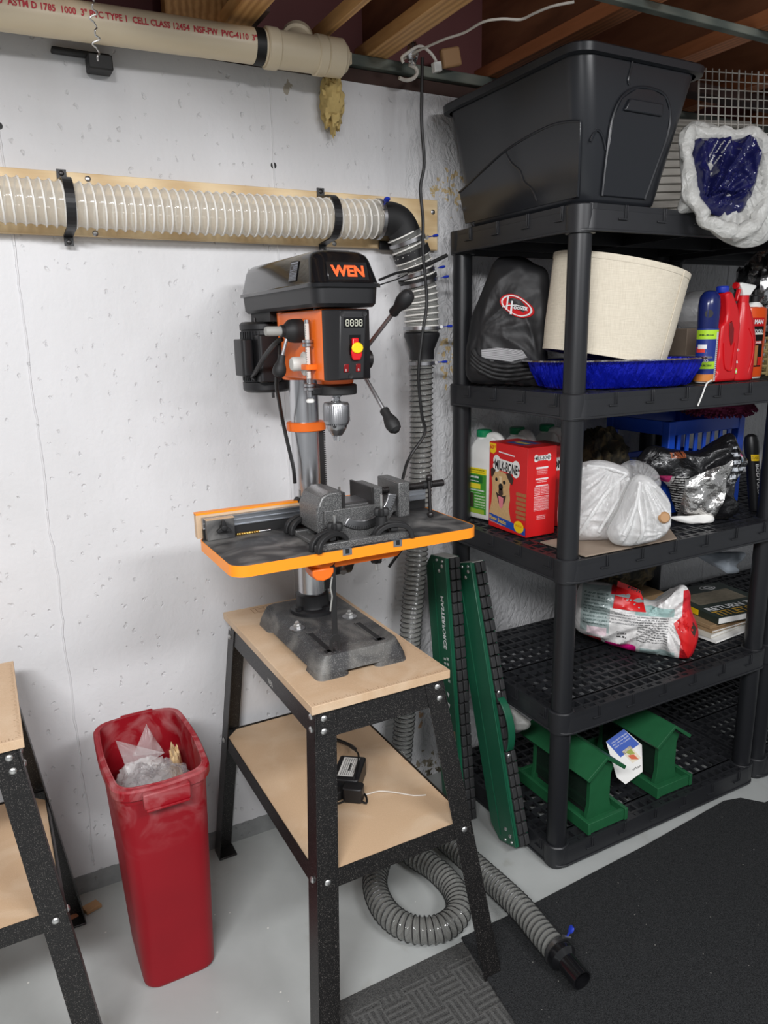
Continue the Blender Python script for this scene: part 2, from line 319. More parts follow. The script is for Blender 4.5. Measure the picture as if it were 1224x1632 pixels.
def obj(name, mb, m, parent=None, bevel=0, solid=0, smooth=35, kind=None, seg=2, label=None):
    o0 = wl(parent); me = bpy.data.meshes.new(name)
    me.from_pydata([tuple(p-o0) for p in mb.v], [], mb.f)
    for x in (m if isinstance(m, (list, tuple)) else [m]): me.materials.append(M[x] if isinstance(x, str) else x)
    if isinstance(m, (list, tuple)):
        for p, k in zip(me.polygons, mb.mi): p.material_index = k
    if mb.uv:
        L = me.uv_layers.new(name='UVMap')
        for p in me.polygons:
            q = mb.uv.get(p.index)
            if q:
                for li, t in zip(p.loop_indices, q): L.data[li].uv = t
    me.validate(); me.update()
    import bmesh
    b = bmesh.new(); b.from_mesh(me); bmesh.ops.recalc_face_normals(b, faces=b.faces); b.to_mesh(me); b.free()
    if smooth:
        me.polygons.foreach_set('use_smooth', [True]*len(me.polygons)); me.set_sharp_from_angle(angle=math.radians(smooth))
    o = bpy.data.objects.new(name, me); COL.objects.link(o)
    if parent: o.parent = parent
    ORI[o.name] = o0
    if solid: q = o.modifiers.new('thickness', 'SOLIDIFY'); q.thickness = solid; q.offset = 0
    if bevel: q = o.modifiers.new('bevel', 'BEVEL'); q.width = bevel; q.segments = seg; q.limit_method = 'ANGLE'; q.angle_limit = math.radians(40)
    if kind: o['kind'] = kind
    if label: o['label'] = label
    return o
def thing(name, label, cat, loc=(0, 0, 0), group=None):
    o = bpy.data.objects.new(name, None); COL.objects.link(o); o.location = loc; o.empty_display_size = .05; ORI[o.name] = V(loc)
    return tag(o, label, cat, group)
def tag(o, label, cat, group=None):
    o['label'] = label; o['category'] = cat
    if group: o['group'] = group
    return o
def struct(o): o['kind'] = 'structure'; return o
def one(name, mb, m, label, cat, group=None, base=None, **kw):      # a thing that is a single mesh, origin at its base
    if base is None:
        n = len(mb.v); base = V((sum(p.x for p in mb.v)/n, sum(p.y for p in mb.v)/n, min(p.z for p in mb.v)))
    o0 = V(base); mb.v = [p-o0 for p in mb.v]
    o = obj(name, mb, m, None, **kw); o.location = o0; ORI[o.name] = o0
    return tag(o, label, cat, group)
def dup(root, loc, label, group=None):
    r = root.copy(); COL.objects.link(r); r.location = loc; r['label'] = label; ORI[r.name] = V(loc)
    if group: r['group'] = group
    for ch in list(root.children):
        c = ch.copy(); COL.objects.link(c); c.parent = r
        for g in ch.children:
            d = g.copy(); COL.objects.link(d); d.parent = c
    return r
def plane(o, ux, uy):
    o, ux, uy = V(o), V(ux).normalized(), V(uy).normalized(); n = ux.cross(uy)
    return lambda a, b, d=0: o+ux*a+uy*b+n*d
def lettering(name, txt, m, parent, F, w, h, depth=.0005, bold=0, d0=.0, cx=False, label=None):
    """text fitted to w x h with its lower left corner at F(0,0)"""
    cu = bpy.data.curves.new('t', 'FONT'); cu.body = txt; cu.size = 1; cu.offset = bold; cu.resolution_u = 2
    t = bpy.data.objects.new('t', cu); COL.objects.link(t)
    me = bpy.data.meshes.new_from_object(t.evaluated_get(bpy.context.evaluated_depsgraph_get())) if False else t.to_mesh()
    vs = [v.co.copy() for v in me.vertices]; fs = [tuple(p.vertices) for p in me.polygons]; t.to_mesh_clear()
    bpy.data.objects.remove(t); bpy.data.curves.remove(cu)
    x0 = min(v.x for v in vs); x1 = max(v.x for v in vs); y0 = min(v.y for v in vs); y1 = max(v.y for v in vs)
    kx = w/(x1-x0); ky = h/(y1-y0); ox = -w/2 if cx else 0
    mb = MB(); mb.add([F((v.x-x0)*kx+ox, (v.y-y0)*ky, d0+depth) for v in vs], fs)
    return obj(name, mb, m, parent, smooth=0, solid=0, label=label)
def catmull(pts, step=.01, closed=False):
    P = [V(p) for p in pts]; out = []; N = len(P)
    for i in range(N if closed else N-1):
        if closed: a, b, c, d = P[i-1], P[i], P[(i+1) % N], P[(i+2) % N]
        else: a, b, c, d = P[max(i-1, 0)], P[i], P[i+1], P[min(i+2, N-1)]
        n = max(2, int((c-b).length/step))
        for k in range(n):
            t = k/n; out.append(.5*((2*b)+(c-a)*t+(2*a-5*b+4*c-d)*t*t+(3*b-a-3*c+d)*t**3))
    if not closed: out.append(P[-1])
    return out
def helix(path, r, pitch, seg=18):
    """points of a coil round a path"""
    L = [0]
    for i in range(1, len(path)): L.append(L[-1]+(path[i]-path[i-1]).length)
    fr = []; u = None
    for i in range(len(path)):
        d = (path[min(i+1, len(path)-1)]-path[max(i-1, 0)]).normalized()
        if u is None: u, w = frame(d)
        else: u = (u-d*u.dot(d)).normalized()
        fr.append((u, d.cross(u)))
    out = []; i = 0; N = int(L[-1]/pitch*seg)
    for k in range(N+1):
        s = min(L[-1]*k/N, L[-1]-1e-9)
        while L[i+1] < s: i += 1
        t = (s-L[i])/max(1e-9, L[i+1]-L[i]); a = 2*PI*k/seg
        c = path[i].lerp(path[i+1], t); uu = fr[i][0].lerp(fr[i+1][0], t); ww = fr[i][1].lerp(fr[i+1][1], t)
        out.append(c+uu*(r*math.cos(a))+ww*(r*math.sin(a)))
    return out
def hose(parent, path, r, pitch, wr, wall, rib):
    """corrugated hose: the wall swells at every turn of the rib coil"""
    P = [path[0]]; st = pitch/6; acc = 0
    for i in range(1, len(path)):
        a, b = path[i-1], path[i]; L = (b-a).length; q = st-acc
        while q <= L: P.append(a.lerp(b, q/L)); q += st
        acc = L-(q-st)
    n = 24; rings = []; u = None
    for i in range(len(P)):
        d = (P[min(i+1, len(P)-1)]-P[max(i-1, 0)]).normalized()
        if u is None: u, w = frame(d)
        else: u = (u-d*u.dot(d)).normalized()
        w = d.cross(u)
        R_ = [r-.0016*(1-math.cos(2*PI*(i/6-k/n))) for k in range(n)]
        rings.append([P[i]+u*(R_[k]*math.cos(2*PI*k/n))+w*(R_[k]*math.sin(2*PI*k/n)) for k in range(n)])
    obj('hose_wall', MB().loft(rings, False, False), wall, parent, smooth=60)
    obj('rib_coil', MB().tube(helix(P, r+wr*.4, pitch), wr, 5), rib, parent)
def screw(parent, p, d, r=.006, h=.004, m='zinc', name='bolt'):
    p = V(p); d = V(d).normalized()
    return obj(name, MB().lathe([(r, 0), (r, h*.35), (r*.75, h*.8), (r*.3, h)], p, d, 10), m, parent)
def fbm(p, s, o=4):
    v = 0; a = 1
    for i in range(o):
        v += a*noise.noise(p*s); s *= 2.1; a *= .5
    return v
def ridge(p, s, o=4):
    v = 0; a = 1
    for i in range(o):
        v += a*(1-2*abs(noise.noise(p*s))); s *= 2.0; a *= .5
    return v
def pillow(poly, n, th, back=.3, seed=0, amp=.006, sc=18, rings=14, per=72, power=.5, flat=None, fold=None, top=9):
    """inflate a star-shaped outline (3-D points on one plane) into a bag; returns mesh builder and surface function"""
    n = V(n).normalized(); c = sum((V(p) for p in poly), V())/len(poly)
    u = (V((0, 0, 1)).cross(n)).normalized() if abs(n.z) < .95 else V((1, 0, 0)); w = n.cross(u)
    if u.dot(CR) < 0: u = -u; w = n.cross(u)
    if w.z < -.01: w = -w
    P = catmull(poly, .006, True); L = [0]
    for i in range(len(P)): L.append(L[-1]+(P[(i+1) % len(P)]-P[i]).length)
    B = []; i = 0
    for k in range(per):
        s = L[-1]*k/per
        while L[i+1] < s: i += 1
        B.append(P[i].lerp(P[(i+1) % len(P)], (s-L[i])/max(1e-9, L[i+1]-L[i])))
    B2 = [((b-c).dot(u), (b-c).dot(w)) for b in B]; so = V((seed*7.3, seed*3.1, seed*1.7))
    a0 = min(b[0] for b in B2); a1 = max(b[0] for b in B2); b0 = min(b[1] for b in B2); b1 = max(b[1] for b in B2)
    def off(a, b, r):
        h = th*(max(0, 1-r**2.2))**power + amp*ridge(V((a, b, 0))+so, sc)*min(1, (1-r)*6+.15)
        for fx, fy, k, am in (fold or ()):
            fa, fb = a-(a0+(a1-a0)*fx), b-(b0+(b1-b0)*fy); q = math.hypot(fa, fb)
            h += am*(1-2.6*abs(noise.noise(V((math.atan2(fb, fa)*k, q*5, seed)))))*min(1, q*14)*min(1, (1-r)*5+.1)
        return h
    mb = MB(); vs = []; uv = []
    def rows(sgn, kk):
        R = []
        for q in range(rings+1):
            r = q/rings; row = []
            for (a, b) in B2:
                h = off(a*r, b*r, r)*kk*sgn
                p = c+u*(a*r)+w*(b*r)+n*h
                if flat is not None and p.z < flat: p.z = flat
                if p.z > top: p.z = top
                row.append(p)
            R.append(row)
        return R
    for sgn, kk in ((1, 1), (-1, back)):
        R = rows(sgn, kk); vs = [p for row in R for p in row]
        uvs = [((a*q/rings-a0)/(a1-a0), (b*q/rings-b0)/(b1-b0)) for q in range(rings+1) for a, b in B2]
        fs = []
        for q in range(rings):
            for k in range(per):
                k2 = (k+1) % per
                if q == 0: fs.append((k, per+k, per+k2))
                else: fs.append((q*per+k, (q+1)*per+k, (q+1)*per+k2, q*per+k2))
        mb.add(vs, fs, uvs)
    def F(a, b, d=0):      # plane coordinates relative to the centroid
        ang = math.atan2(b, a); best = 1e9; rb = 1
        for (x, y) in B2:
            da = abs((math.atan2(y, x)-ang+PI) % (2*PI)-PI)
            if da < best: best = da; rb = math.hypot(x, y)
        r = min(1, math.hypot(a, b)/rb)
        return c+u*a+w*b+n*(off(a, b, r)+d)
    F.box = (a0, a1, b0, b1); F.c = c; F.u = u; F.w = w
    return mb, F
def crumple(c, s, seed, amp=.12, sc=6, p=2.5, n=40, m=26, flat=None, rot=0):
    """crumpled superellipsoid bag"""
    mb = MB(); c = V(c); so = V((seed*5.7, seed*2.3, seed*9.1)); rings = []
    for i in range(m+1):
        th = PI*i/m; row = []
        for k in range(n):
            ph = 2*PI*k/n; d = V((math.sin(th)*math.cos(ph), math.sin(th)*math.sin(ph), -math.cos(th)))
            e = (abs(d.x)**p+abs(d.y)**p+abs(d.z)**p)**(-1/p)
            q = d*e*(1+amp*(ridge(d+so, sc*.25, 4)-.4)); q = V((q.x*s[0], q.y*s[1], q.z*s[2]))
            q = V((q.x*math.cos(rot)-q.y*math.sin(rot), q.x*math.sin(rot)+q.y*math.cos(rot), q.z))+c
            if flat is not None and q.z < flat: q.z = flat
            row.append(q)
        rings.append(row)
    return mb.loft(rings, False, False)

# ================================================================== SETTING
b = MB()
struct(obj('wall_back', MB().box(-2.2, 4.6, 0, .2, -.02, 2.2), 'wall')); WALL = bpy.data.objects['wall_back']
struct(obj('floor', MB().box(-2.2, 4.6, -4.2, 0, -.1, 0), 'floor'))
for k, x in enumerate((.115, .762, 1.98, 2.6)):      # form seams in the cast wall
    pts = [(x+.006*noise.noise(V((k*9, z*6, 0)))+.004*noise.noise(V((k*9, z*25, 3))), -.0002, z) for z in [i*.02 for i in range(4, 110)]]
    obj('form_seam', MB().tube(pts, [.0022+.0026*abs(noise.noise(V((k, p[2]*18, 1)))) for p in pts], 6), 'wall', WALL)
    if k < 2: obj('tie_hole', MB().lathe([(.009, -.001), (.008, .0004), (.005, .0006)], (x, 0, 2.0-.03*k), (0, -1, 0), 12), 'blackm', WALL)
struct(obj('trim_1', MB().box(-2.2, 4.6, .004, .15, 2.2, 2.236), 'dark_wood', bevel=.002))
struct(obj('trim_2', MB().box(-2.2, 4.6, -.014, .15, 2.238, 2.266), 'treated', bevel=.003))
struct(obj('trim_3', MB().box(-2.2, 4.6, .06, .1, 2.266, 2.57), 'dark_red'))
CE = struct(obj('ceiling', MB().box(-2.2, 4.6, -1.45, .15, 2.57, 2.6), 'subfloor'))
for i in range(-6, 9):
    x = 1.0725+.4064*i
    mb = MB().box(x-.006, x+.006, -1.45, .06, 2.30, 2.535)
    j = obj('joist', mb, 'web', CE)
    fm = 'joist_r' if i > 0 else 'joist_y'
    obj('flange', MB().box(x-.033, x+.033, -1.45, .06, 2.266, 2.302), fm, j, bevel=.002)
    obj('flange', MB().box(x-.033, x+.033, -1.45, .06, 2.534, 2.57), fm, j, bevel=.002)
obj('batten', MB().box(.888, .905, -.9, .055, 2.275, 2.31), 'joist_y', CE)
obj('batten', MB().box(1.2, 3.6, -.60, -.575, 2.248, 2.266), 'treated', CE, bevel=.003)
obj('batten', MB().box(1.7, 3.6, -.25, -.19, 2.236, 2.266), 'dark_wood', CE, bevel=.003)
obj('blocking', MB().box(.50, .66, -.03, .01, 2.268, 2.5), 'joist_y', CE, bevel=.002)
obj('blocking', MB().box(.70, .712, -.16, .01, 2.268, 2.5), 'dark_wood', CE)

# ================================================================== PIPE ALONG THE TOP OF THE WALL
t = thing('drain_pipe', 'cream plastic drain pipe with red printing under the joists along the wall top', 'pipe', (0, -.1, 2.19))
p0, p1 = V((-1.2, -.1, 2.171)), V((.715, -.1, 2.2115)); pd = (p1-p0).normalized(); R = .039
obj('pipe', MB().cyl(p0, p1, R, n=40), 'pvc', t)
PA = lambda s: p1+pd*s
def col_cyl(nm, s0, s1, r, m='pvc'): return obj(nm, MB().lathe([(r-.003, 0), (r, .003), (r, s1-s0-.003), (r-.003, s1-s0)], PA(s0), pd, 36), m, t)
col_cyl('hub', 0, .032, .046); col_cyl('fitting_body', .03, .140, .042); col_cyl('hub', .131, .158, .0465); col_cyl('hub', .158, .206, .045)
col_cyl('cleanout_plug', .206, .218, .034); obj('plug_square', MB().obox(PA(.224), pd*.007, (0, .014, 0), (0, 0, .014)), 'pvc', t, bevel=.002)
obj('branch', MB().lathe([(.034, 0), (.034, .045), (.041, .048), (.041, .07), (.034, .071)], PA(.09)+V((0, .01, .012)), (.35, .75, .62), 32), 'pvc', t)
obj('tape_band', MB().cyl(PA(-.03), PA(-.006), R+.0012, n=36), 'insul', t)
pu, pw = V((0, -1, 0)), V((0, -1, 0)).cross(pd)*-1
pw = pd.cross(V((0, -1, 0))); pw = pw if pw.z > 0 else -pw
def FP(a, b, d=0):
    th = math.radians(-4)+b/R
    return p0+pd*a+(V((0, -1, 0))*math.cos(th)+pw*math.sin(th))*(R+d)
lettering('red_printing', "ASTM D 2665  NSF-DWV  SCH 40 PVC  DUAL RATED  ASTM D 1785  1000  3\" PVC TYPE 1  CELL CLASS 12454  NSF-PW  PVC-4110  3\"", 'redink', t,
          lambda a, b, d=0: FP(a+.98, b, d), .905, .0145, d0=.0006, bold=.03)
mb = MB().box(.312, .365, -.055, -.005, 2.128, 2.16); mb.box(.24, .365, -.03, -.004, 2.16, 2.17)
one('pipe_bracket', mb, 'blackm', 'dark bracket under the cream pipe behind the hanging chain', 'bracket', bevel=.003)
# jack chain
a, b_ = AY(150, -30, -.3), AY(156, 97, -.3)
t = thing('hanging_chain', 'thin shiny jack chain hanging in front of the cream pipe', 'chain', tuple(b_))
N = 7
top = V((b_.x+.0, -.3, 2.268)); N = 9
for i in range(N):
    c0 = top.lerp(b_, i/N); c1 = top.lerp(b_, (i+1)/N); d = c1-c0; s = V((1, 0, 0)) if i % 2 else V((.4, .9, 0)); L = []
    for k in range(25):
        u = k/24; L.append(c0+d*(u*.98)+s*(.0075*math.sin(2*PI*u))+s.cross(V((0, 0, 1)))*(.003*math.sin(PI*u)))
    obj('link', MB().tube(L, .0017, 6), 'zinc', t)
# insulation tuft
mb = crumple((.925, -.03, 2.135), (.022, .022, .055), 3, .5, 9, 2, 28, 22)
one('insulation_tuft', mb, 'foam', 'yellow tuft of insulation poking out below the pipe end', 'insulation')

# ================================================================== BOARD AND CLEAR HOSE
BD = thing('hose_board', 'long pine board screwed to the wall behind the clear hose', 'board', (0, -.01, 1.77))
obj('board', MB().box(-1.3, 1.262, -.02, -.0005, 1.771, 1.911), 'pine', BD, bevel=.0015)
for (px, py) in ((152, 372), (372, 310), (533, 388), (690, 338), (140, 285)):
    p = AY(px, py, -.02); screw(BD, (p.x, -.0195, p.z), (0, -1, 0), .007, .003, 'steel', 'screw')
H = thing('wide_clear_hose', 'wide milky hose with white ribs running along the pine board', 'hose', (0, -.08, 1.83))
hr = .0495
path = catmull([(-1.2, -.078, 1.845), (-.5, -.078, 1.838), (.094, -.078, 1.833), (.3, -.078, 1.829), (.6, -.078, 1.829), (.88, -.078, 1.834), (1.0, -.078, 1.838), (1.035, -.078, 1.84)], .02)
hose(H, path, hr, .0212, .0022, 'milky', 'rib_w')
def strap(x, z0, label):
    t = thing('hose_strap', label, 'strap', (x, -.02, z0))
    L = [(x, -.0215, z0-.085)]; 
    pts = [(x, -.022, z0-.083), (x, -.022, z0-.062)]+[(x, -.078-(hr+.006)*math.cos(math.radians(g)), z0+(hr+.006)*math.sin(math.radians(g))) for g in range(-95, 96, 10)]+[(x, -.022, z0+.062), (x, -.022, z0+.083)]
    F = []; mb = MB()
    for q in range(len(pts)-1):
        mb.bar(V(pts[q])+(V(pts[q])-V(pts[q+1])).normalized()*.001, pts[q+1], .02, .004, (1, 0, 0)) if 0 else mb.obox((V(pts[q])+V(pts[q+1]))/2, (.0105, 0, 0), (V(pts[q+1])-V(pts[q]))*.54, V((1, 0, 0)).cross((V(pts[q+1])-V(pts[q])).normalized())*.002)
    obj('band', mb, 'black', t)
    for dz in (-.075, .075): screw(t, (x, -.024, z0+dz), (0, -1, 0), .006, .003, 'dkmetal', 'screw')
strap(.232, 1.831, 'black plastic strap holding the wide hose near the left edge')
strap(.885, 1.835, 'black plastic strap holding the wide hose above the drill press')
def hclamp(parent, c, d, r, keydir, key='blue'):
    """wire/band hose clamp with a blue turn key"""
    c, d, kd = V(c), V(d).normalized(), V(keydir).normalized()
    obj('clamp_band', MB().lathe([(r, -.005), (r+.002, -.005), (r+.002, .005), (r, .005)], c, d, 28, cap0=False, cap1=False), 'steel', parent)
    q = c+kd*(r+.006); obj('clamp_screw', MB().cyl(q-d.cross(kd)*.012, q+d.cross(kd)*.012, .005, n=10), 'steel', parent)
    a = q+kd*.018; obj('clamp_key', MB().lathe([(.003, -.016), (.0035, -.004), (.008, .0), (.0095, .008), (.007, .013)], a, kd, 12, sy=.45), key, parent, label='blue clamp key')
E1 = thing('hose_elbow', 'black plastic elbow at the right end of the wide clear hose', 'hose elbow', (1.07, -.078, 1.84))
el = [V((1.022, -.078, 1.839)), V((1.045, -.078, 1.841)), V((1.068, -.078, 1.842)), V((1.093, -.079, 1.834)), V((1.108, -.08, 1.815)), V((1.118, -.08, 1.793)), V((1.126, -.08, 1.775))]
obj('elbow', MB().tube(catmull(el, .008), .0452, 28), 'blackm', E1)
hclamp(E1, (1.028, -.078, 1.839), (1, 0, 0), .052, (-.1, -.9, .5))
hclamp(E1, (1.122, -.08, 1.785), (.35, 0, -.93), .052, (.8, -.6, .15))
D = thing('clear_drop_hose', 'short wide clear hose bending down from the black elbow', 'hose', (1.15, -.08, 1.6))
path = catmull([(1.113, -.08, 1.805), (1.13, -.08, 1.765), (1.145, -.08, 1.725), (1.158, -.08, 1.68), (1.166, -.08, 1.63), (1.169, -.08, 1.58), (1.168, -.08, 1.535)], .012)
hose(D, path, .05, .0175, .0023, 'clearw', 'rib_w')
hclamp(D, (1.150, -.08, 1.70), (.3, 0, -.95), .053, (.96, -.2, .2)); hclamp(D, (1.158, -.08, 1.672), (.25, 0, -.97), .053, (.9, -.4, .2)); hclamp(D, (1.168, -.08, 1.545), (0, 0, -1), .053, (.8, -.6, .05))
obj('collar', MB().lathe([(.0535, -.011), (.0535, .011)], (1.136, -.08, 1.752), (.4, 0, -.92), 28), 'blackm', D)
obj('collar_tab', MB().box(1.06, 1.10, -.03, -.022, 1.765, 1.79), 'blackm', D, bevel=.003)
E2 = thing('hose_reducer', 'black tapered reducer joining the wide hose to the narrow hose', 'hose reducer', (1.168, -.08, 1.5))
obj('cone', MB().lathe([(.046, .035), (.0525, .03), (.0525, .022), (.036, -.018), (.036, -.045)], (1.168, -.08, 1.50), n=32), 'black', E2)
hclamp(E2, (1.168, -.08, 1.444), (0, 0, -1), .0375, (.8, -.6, .05))
NH = thing('narrow_clear_hose', 'narrow clear hose with dark ribs dropping down the wall behind the drill press', 'hose', (1.16, -.08, 0))
hp = [(1.168, -.08, 1.453), (1.166, -.08, 1.40), (1.163, -.08, 1.218), (1.157, -.08, 1.02), (1.145, -.08, .863), (1.119, -.08, .615), (1.098, -.08, .37), (1.076, -.085, .19), (1.05, -.11, .085), (.99, -.19, .040), (.93, -.26, .036),
      (.86, -.33, .036), (.795, -.42, .036), (.775, -.52, .036), (.80, -.60, .036), (.865, -.640, .036), (.935, -.622, .036), (.975, -.55, .036), (.975, -.45, .036), (.95, -.36, .036), (.945, -.28, .060), (.99, -.235, .075), (1.045, -.285, .05), (1.072, -.39, .036), (1.083, -.55, .040), (1.080, -.70, .054), (1.072, -.80, .054), (1.068, -.87, .054)]
hose(NH, catmull(hp, .012), .0335, .0155, .0016, 'clearw', 'rib_k')
hclamp(NH, (1.0685, -.862, .055), (-.05, -1, 0), .0355, (.5, -.1, .85))
obj('nozzle', MB().lathe([(.034, 0), (.036, .002), (.036, .018), (.025, .03), (.025, .085), (.022, .085), (.022, .04)], (1.0685, -.865, .055), (-.05, -1, -.06), 28), 'blackg', NH)
# tie strap round the hose, pulled to the shelf
t = thing('tie_strap', 'long black tie looped round the wall hose reaching from drill press to shelf', 'strap', (1.16, -.12, 1.69))
obj('loop', MB().lathe([(.0565, -.004), (.0565, .004)], (1.155, -.08, 1.686), (.28, .1, -.95), 28), 'blackm', t)
A, B_, C_ = AY(605, 446, -.30), AY(650, 432, -.145), AY(712, 407, -.125)
obj('tail', MB().tube(catmull([A, A.lerp(B_, .6)+V((0, 0, .004)), B_], .03), .0035, 8), 'blackm', t)
obj('tail', MB().tube(catmull([A+V((.0, .0, -.012)), A.lerp(B_, .6)+V((0, 0, -.012)), B_+V((0, 0, -.008))], .03), .0018, 6), 'blackm', t)
obj('tail', MB().tube(catmull([B_, B_.lerp(C_, .5)+V((0, 0, -.003)), C_], .02), [.006]*3+[.0045]*40 if 0 else .0055, 8), 'blackm', t)

# ================================================================== CEILING WIRING
cd = [AY(x, y, -.15) for x, y in ((673, 92), (672, 150), (672, 200), (676, 260), (670, 300), (674, 350), (674, 400), (680, 480), (672, 540), (667, 600), (672, 660), (677, 690), (655, 725))]
cd += [AY(645, 750, -.17), AY(640, 790, -.2), V((1.06, -.2, .98)), V((1.0, -.16, .86))]
one('extension_lead', MB().tube(catmull(cd, .01), .0046, 8), 'cable', 'black power cord hanging from the joists past the wall hose', 'cord')
t = thing('white_cable', 'white cable with a square plug hooked over the sill beside the black cord', 'cable', (1.1, -.1, 2.27))
obj('cable', MB().tube(catmull([AY(x, y, -.10) for x, y in ((643, 100), (640, 92), (650, 84), (662, 76), (672, 74), (684, 82), (692, 92), (696, 101))], .006), .004, 8), 'cablew', t)
c = AY(696, 107, -.10); obj('plug', MB().obox(c, (.012, 0, .003), (0, .008, 0), (-.002, 0, .012)), 'white', t, bevel=.002)
obj('cable', MB().tube(catmull([AY(x, y, -.06) for x, y in ((652, 103), (662, 108), (665, 116), (660, 124), (648, 128), (636, 124))], .006), .005, 8), 'cablew', t)
one('thin_grey_wire', MB().tube(catmull([AZ(x, y, 2.262) for x, y in ((640, 96), (660, 84), (682, 74), (710, 62), (740, 52), (770, 35), (800, 30), (830, 31), (850, 22), (880, 10), (915, 3))], .01), .0032, 8), 'cablew', 'long pale wire stapled across the underside of the dark joists', 'wire')
c = AY(718, 92, -.05)
one('wood_outlet_block', MB().obox(c, (.03, 0, .008), (0, .01, 0), (-.006, 0, .024)), 'wood', 'small brown knotted wood block behind the white plug', 'block', bevel=.006)
c = AY(658, 84, -.08)
one('silver_tape_wad', crumple(tuple(c), (.014, .012, .02), 9, .4, 6, 2, 20, 14), 'foil', 'crumpled silver tape wad where the wires meet the joist', 'tape')

# ================================================================== TOOL STANDS
def stand(name, label, x0, x1, y0, y1, feet, zt=.775, zs=.405, ticks=True, stamp=None):
    """feet: (fx0, fx1, fy0, fy1) outer corners on the floor"""
    fx0, fx1, fy0, fy1 = feet
    t = thing(name, label, 'tool stand', ((x0+x1)/2, (y0+y1)/2, 0))
    top = obj('top_board', MB().box(x0, x1, y0, y1, zt-.02, zt), 'mdf', t, bevel=.001)
    i0 = .012
    def corner(sx, sy, z):    # outer corner line of a leg
        k = 1-z/(zt-.02)
        ax, ay = (x0+i0, fx0) if sx < 0 else (x1-i0, fx1), (y0+i0, fy0) if sy < 0 else (y1-i0, fy1)
        return V((ax[0]+(ax[1]-ax[0])*k, ay[0]+(ay[1]-ay[0])*k, z))
    for sx in (-1, 1):
        for sy in (-1, 1):
            a, c = corner(sx, sy, zt-.021), corner(sx, sy, .004); th = .0022; w = .05
            ring = lambda p: [p, p+V((-sx*w, 0, 0)), p+V((-sx*w, -sy*th, 0)), p+V((-sx*th, -sy*th, 0)), p+V((-sx*th, -sy*w, 0)), p+V((0, -sy*w, 0))]
            lg = obj('leg', MB().loft([ring(c), ring(a)]), 'leg', t, bevel=.0007)
            f = MB().box(min(c.x, c.x-sx*.055), max(c.x, c.x-sx*.055), min(c.y+sy*.004, c.y-sy*.05), max(c.y+sy*.004, c.y-sy*.05), 0, .006)
            obj('foot', f, 'dkmetal', lg, bevel=.002)
    zr0, zr1 = zt-.082, zt-.0205
    def rail(s, ax, za, zb, nm='rail', ins=.0026):
        mb = MB()
        if ax == 'x':   # along x on the front/back
            A0, A1 = corner(-1, s, za), corner(1, s, za); B0, B1 = corner(-1, s, zb), corner(1, s, zb); n = V((0, -s, 0))
        else:
            A0, A1 = corner(s, -1, za), corner(s, 1, za); B0, B1 = corner(s, -1, zb), corner(s, 1, zb); n = V((-s, 0, 0))
        o = n*ins; q = n*.002
        return obj(nm, mb.loft([[A0+o, A1+o, B1+o, B0+o], [A0+o+q, A1+o+q, B1+o+q, B0+o+q]]), 'leg', t)
    for s in (-1, 1):
        rail(s, 'x', zr0, zr1, 'apron'); rail(s, 'y', zr0, zr1, 'apron')
        rail(s, 'x', zs-.034, zs+.004, 'shelf_rail'); rail(s, 'y', zs-.034, zs+.004, 'shelf_rail')
        for e in (-1, 1):
            for dz in (.018, .045):
                c = corner(e, s, zt-.02-dz); screw(t, c+V((-e*.02, s*.0004, 0)), (0, s, 0), .0075, .005)
                screw(t, c+V((e*.0004, -s*.02, 0)), (e, 0, 0), .0075, .005)
            c = corner(e, s, zs-.015); screw(t, c+V((-e*.024, s*.0004, 0)), (0, s, 0), .0075, .005); screw(t, c+V((e*.0004, -s*.024, 0)), (e, 0, 0), .0075, .005)
    c0, c1 = corner(-1, -1, zs), corner(1, 1, zs); k = .035; e = .006
    X0, X1, Y0, Y1 = c0.x+e, c1.x-e, c0.y+e, c1.y-e
    P = [(X0+k, Y0), (X1-k, Y0), (X1, Y0+k), (X1, Y1-k), (X1-k, Y1), (X0+k, Y1), (X0, Y1-k), (X0, Y0+k)]
    obj('shelf_board', MB().loft([[V((x, y, zs-.012)) for x, y in P], [V((x, y, zs)) for x, y in P]]), 'mdf', t, bevel=.0008)
    if ticks:   # ruler marks burnt into the board edges
        mb = MB(); z = zt+.0003
        for i in range(int((x1-x0-.02)/.00635)):
            L = .010 if i % 4 == 0 else .005; xx = x0+.01+i*.00635
            mb.add([(xx, y0+.004, z), (xx+.0008, y0+.004, z), (xx+.0008, y0+.004+L, z), (xx, y0+.004+L, z)], [(0, 1, 2, 3)])
        for i in range(int((y1-y0-.02)/.00635)):
            L = .010 if i % 4 == 0 else .005; yy = y0+.01+i*.00635
            mb.add([(x1-.004, yy, z), (x1-.004-L, yy, z), (x1-.004-L, yy+.0008, z), (x1-.004, yy+.0008, z)], [(0, 1, 2, 3)])
        obj('ruler_marks', mb, 'tandk', top, smooth=0)
    if stamp:
        F = plane(stamp, (1, 0, 0), (0, 1, 0)); mb = MB()
        def rc(a0, b0, a1, b1, w=.0016):
            for q in ((a0, b0, a1, b0+w), (a0, b1-w, a1, b1), (a0, b0, a0+w, b1), (a1-w, b0, a1, b1)):
                mb.add([F(q[0], q[1], .0004), F(q[2], q[1], .0004), F(q[2], q[3], .0004), F(q[0], q[3], .0004)], [(0, 1, 2, 3)])
        rc(0, 0, .05, .04); rc(.012, .008, .038, .03)
        obj('burnt_stamp', mb, 'tandk', top, smooth=0)
    return t
M['tandk'] = mat('burnt_mark', S(140, 106, 74), .7)
stand('tool_stand', 'black speckled metal stand with fibreboard top carrying the drill press', .5265, .872, -.681, -.045, (.455, .940, -.81, -.012), stamp=(.60, -.10, .775))
